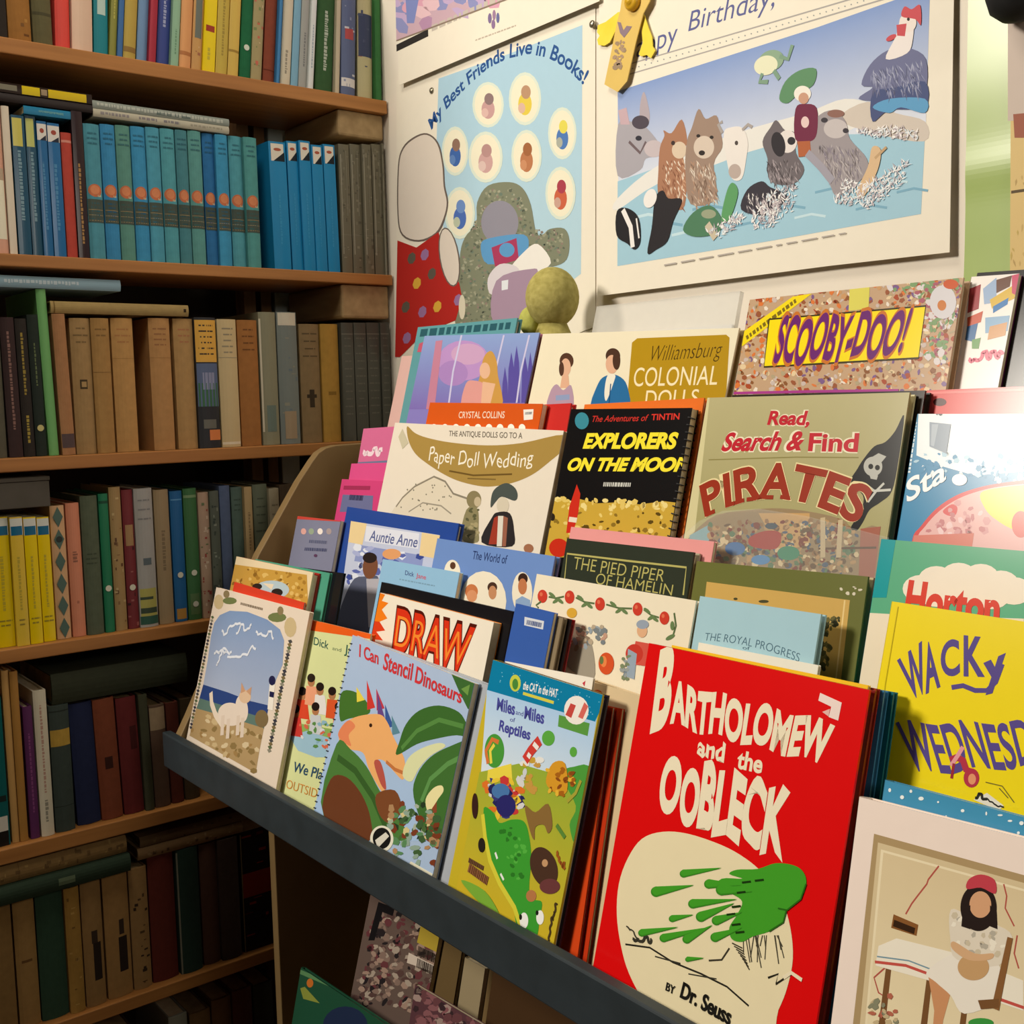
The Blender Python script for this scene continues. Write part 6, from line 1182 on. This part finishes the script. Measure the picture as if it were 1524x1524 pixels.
def art_tan(A):
    A.poly('#c8b8ac', [(1500, -300), (1700, -300), (1700, 170), (1500, 180)]); A.poly('#9c5c48', [(1508, 170), (1560, 165), (1560, 205), (1510, 205)]); A.line('#5c4c34', [(1505, 286), (1560, 278)], 4); A.fur(['#b89c64', '#c8ac70', '#c0a860'], [(1505, 215), (1600, 210), (1600, 420), (1505, 420)], 60, 12, 1.5)
poster('picture_print', 'tan landscape print beyond the green paper strip', 'picture', [(1506, -250), (1640, -300), (1640, 440), (1503, 440)], -.007, art_tan, (), base='#d8bc80')
# black cloth bag at the top of the wall
p = on_y(1512, -12, -.03)
b = MB(); b.lathe([(.0, -.026), (.012, -.024), (.022, -.016), (.027, 0), (.024, .03), (.018, .07), (.006, .1), (0, .1)], 24, ctr=(0, 0, 0)); b.tube([(0, 0, .098), (.004, .004, .14), (0, .024, .18)], .003)
o = b.build('bag', BLACK, None, True); o.location = (p.x, -.03, p.z); tag(o, 'small rounded black cloth bag hanging over the green paper strip', 'bag')

# award ribbon pinned over the corner of the large poster
yR = -.014
def ribbon_mesh(pts, t=.0012, dy=0.0, bend=0.0):
    q = [on_y(860 + x * .0985, y_ * .0985, yR + dy) for x, y_ in pts]; b = MB()
    loc = [(p.x - RB0.x, p.z - RB0.z) for p in q]
    a = sum(loc[i][0] * loc[(i + 1) % len(loc)][1] - loc[(i + 1) % len(loc)][0] * loc[i][1] for i in range(len(loc)))
    if a > 0: loc = loc[::-1]
    b.prism(loc, 1, dy, dy + t); return b
RB0 = on_y(860 + 840 * .0985, 0, yR)
o = thing('award_ribbon', 'yellow award ribbon with long gold tag pinned over the corner of the large animal poster', 'ribbon', None, Matrix.Translation((RB0.x, yR, RB0.z)))
tg = ribbon_mesh([(700, -250), (1110, -250), (1085, 20), (985, 210), (880, 620), (740, 1230), (600, 1390), (400, 1275), (500, 800), (590, 340), (640, 150)], .0015, 0)
def conv(px, py): p = on_y(px, py, yR); return p.x - RB0.x + .1, p.z - RB0.z + .3
A = Art(tg, conv, .3, .5, lambda u, v, h: (u - .1, -h, v - .3), .0003); A.crop(860, 0, .0985)
A.poly('#8a7480', [(600, 330), (650, 340), (690, 460), (740, 390), (820, 400), (770, 480), (700, 570), (640, 500)]); A.confetti(['#a88c70', '#9c8468'], [(570, 620), (720, 640), (650, 1050), (520, 1040)], 26, 14, 44, 3)
tg.c = [lin('#dcbb62') if c == (.8, .8, .8, 1) else c for c in tg.c]
tg.build('tag', MATTE, o)
ribbon_mesh([(610, 180), (700, 200), (590, 420), (520, 560), (480, 640), (400, 690), (310, 680), (290, 600), (330, 540), (290, 490), (300, 380), (420, 330)], .0012, .004).build('tail', YELLOW, o)
ribbon_mesh([(930, 240), (1000, 220), (1070, 430), (1120, 560), (1130, 700), (1170, 760), (1100, 880), (1040, 830), (950, 850), (920, 820), (980, 640), (960, 420)], .0012, .004).build('tail', YELLOW, o)
r0 = on_y(860 + 850 * .0985, 30 * .0985, yR) - RB0
b = MB(); b.lathe([(0, -.012), (.004, -.012), (.0045, -.0095), (.008, -.009), (.0105, -.007), (.0115, -.004), (.0115, -.0005), (0, -.0005)], 24, ctr=(r0.x, 0, r0.z), axis=1); b.build('rosette_button', simple('gold_button', '#c8961c', '#dcae2c', .35, 40), o, True)
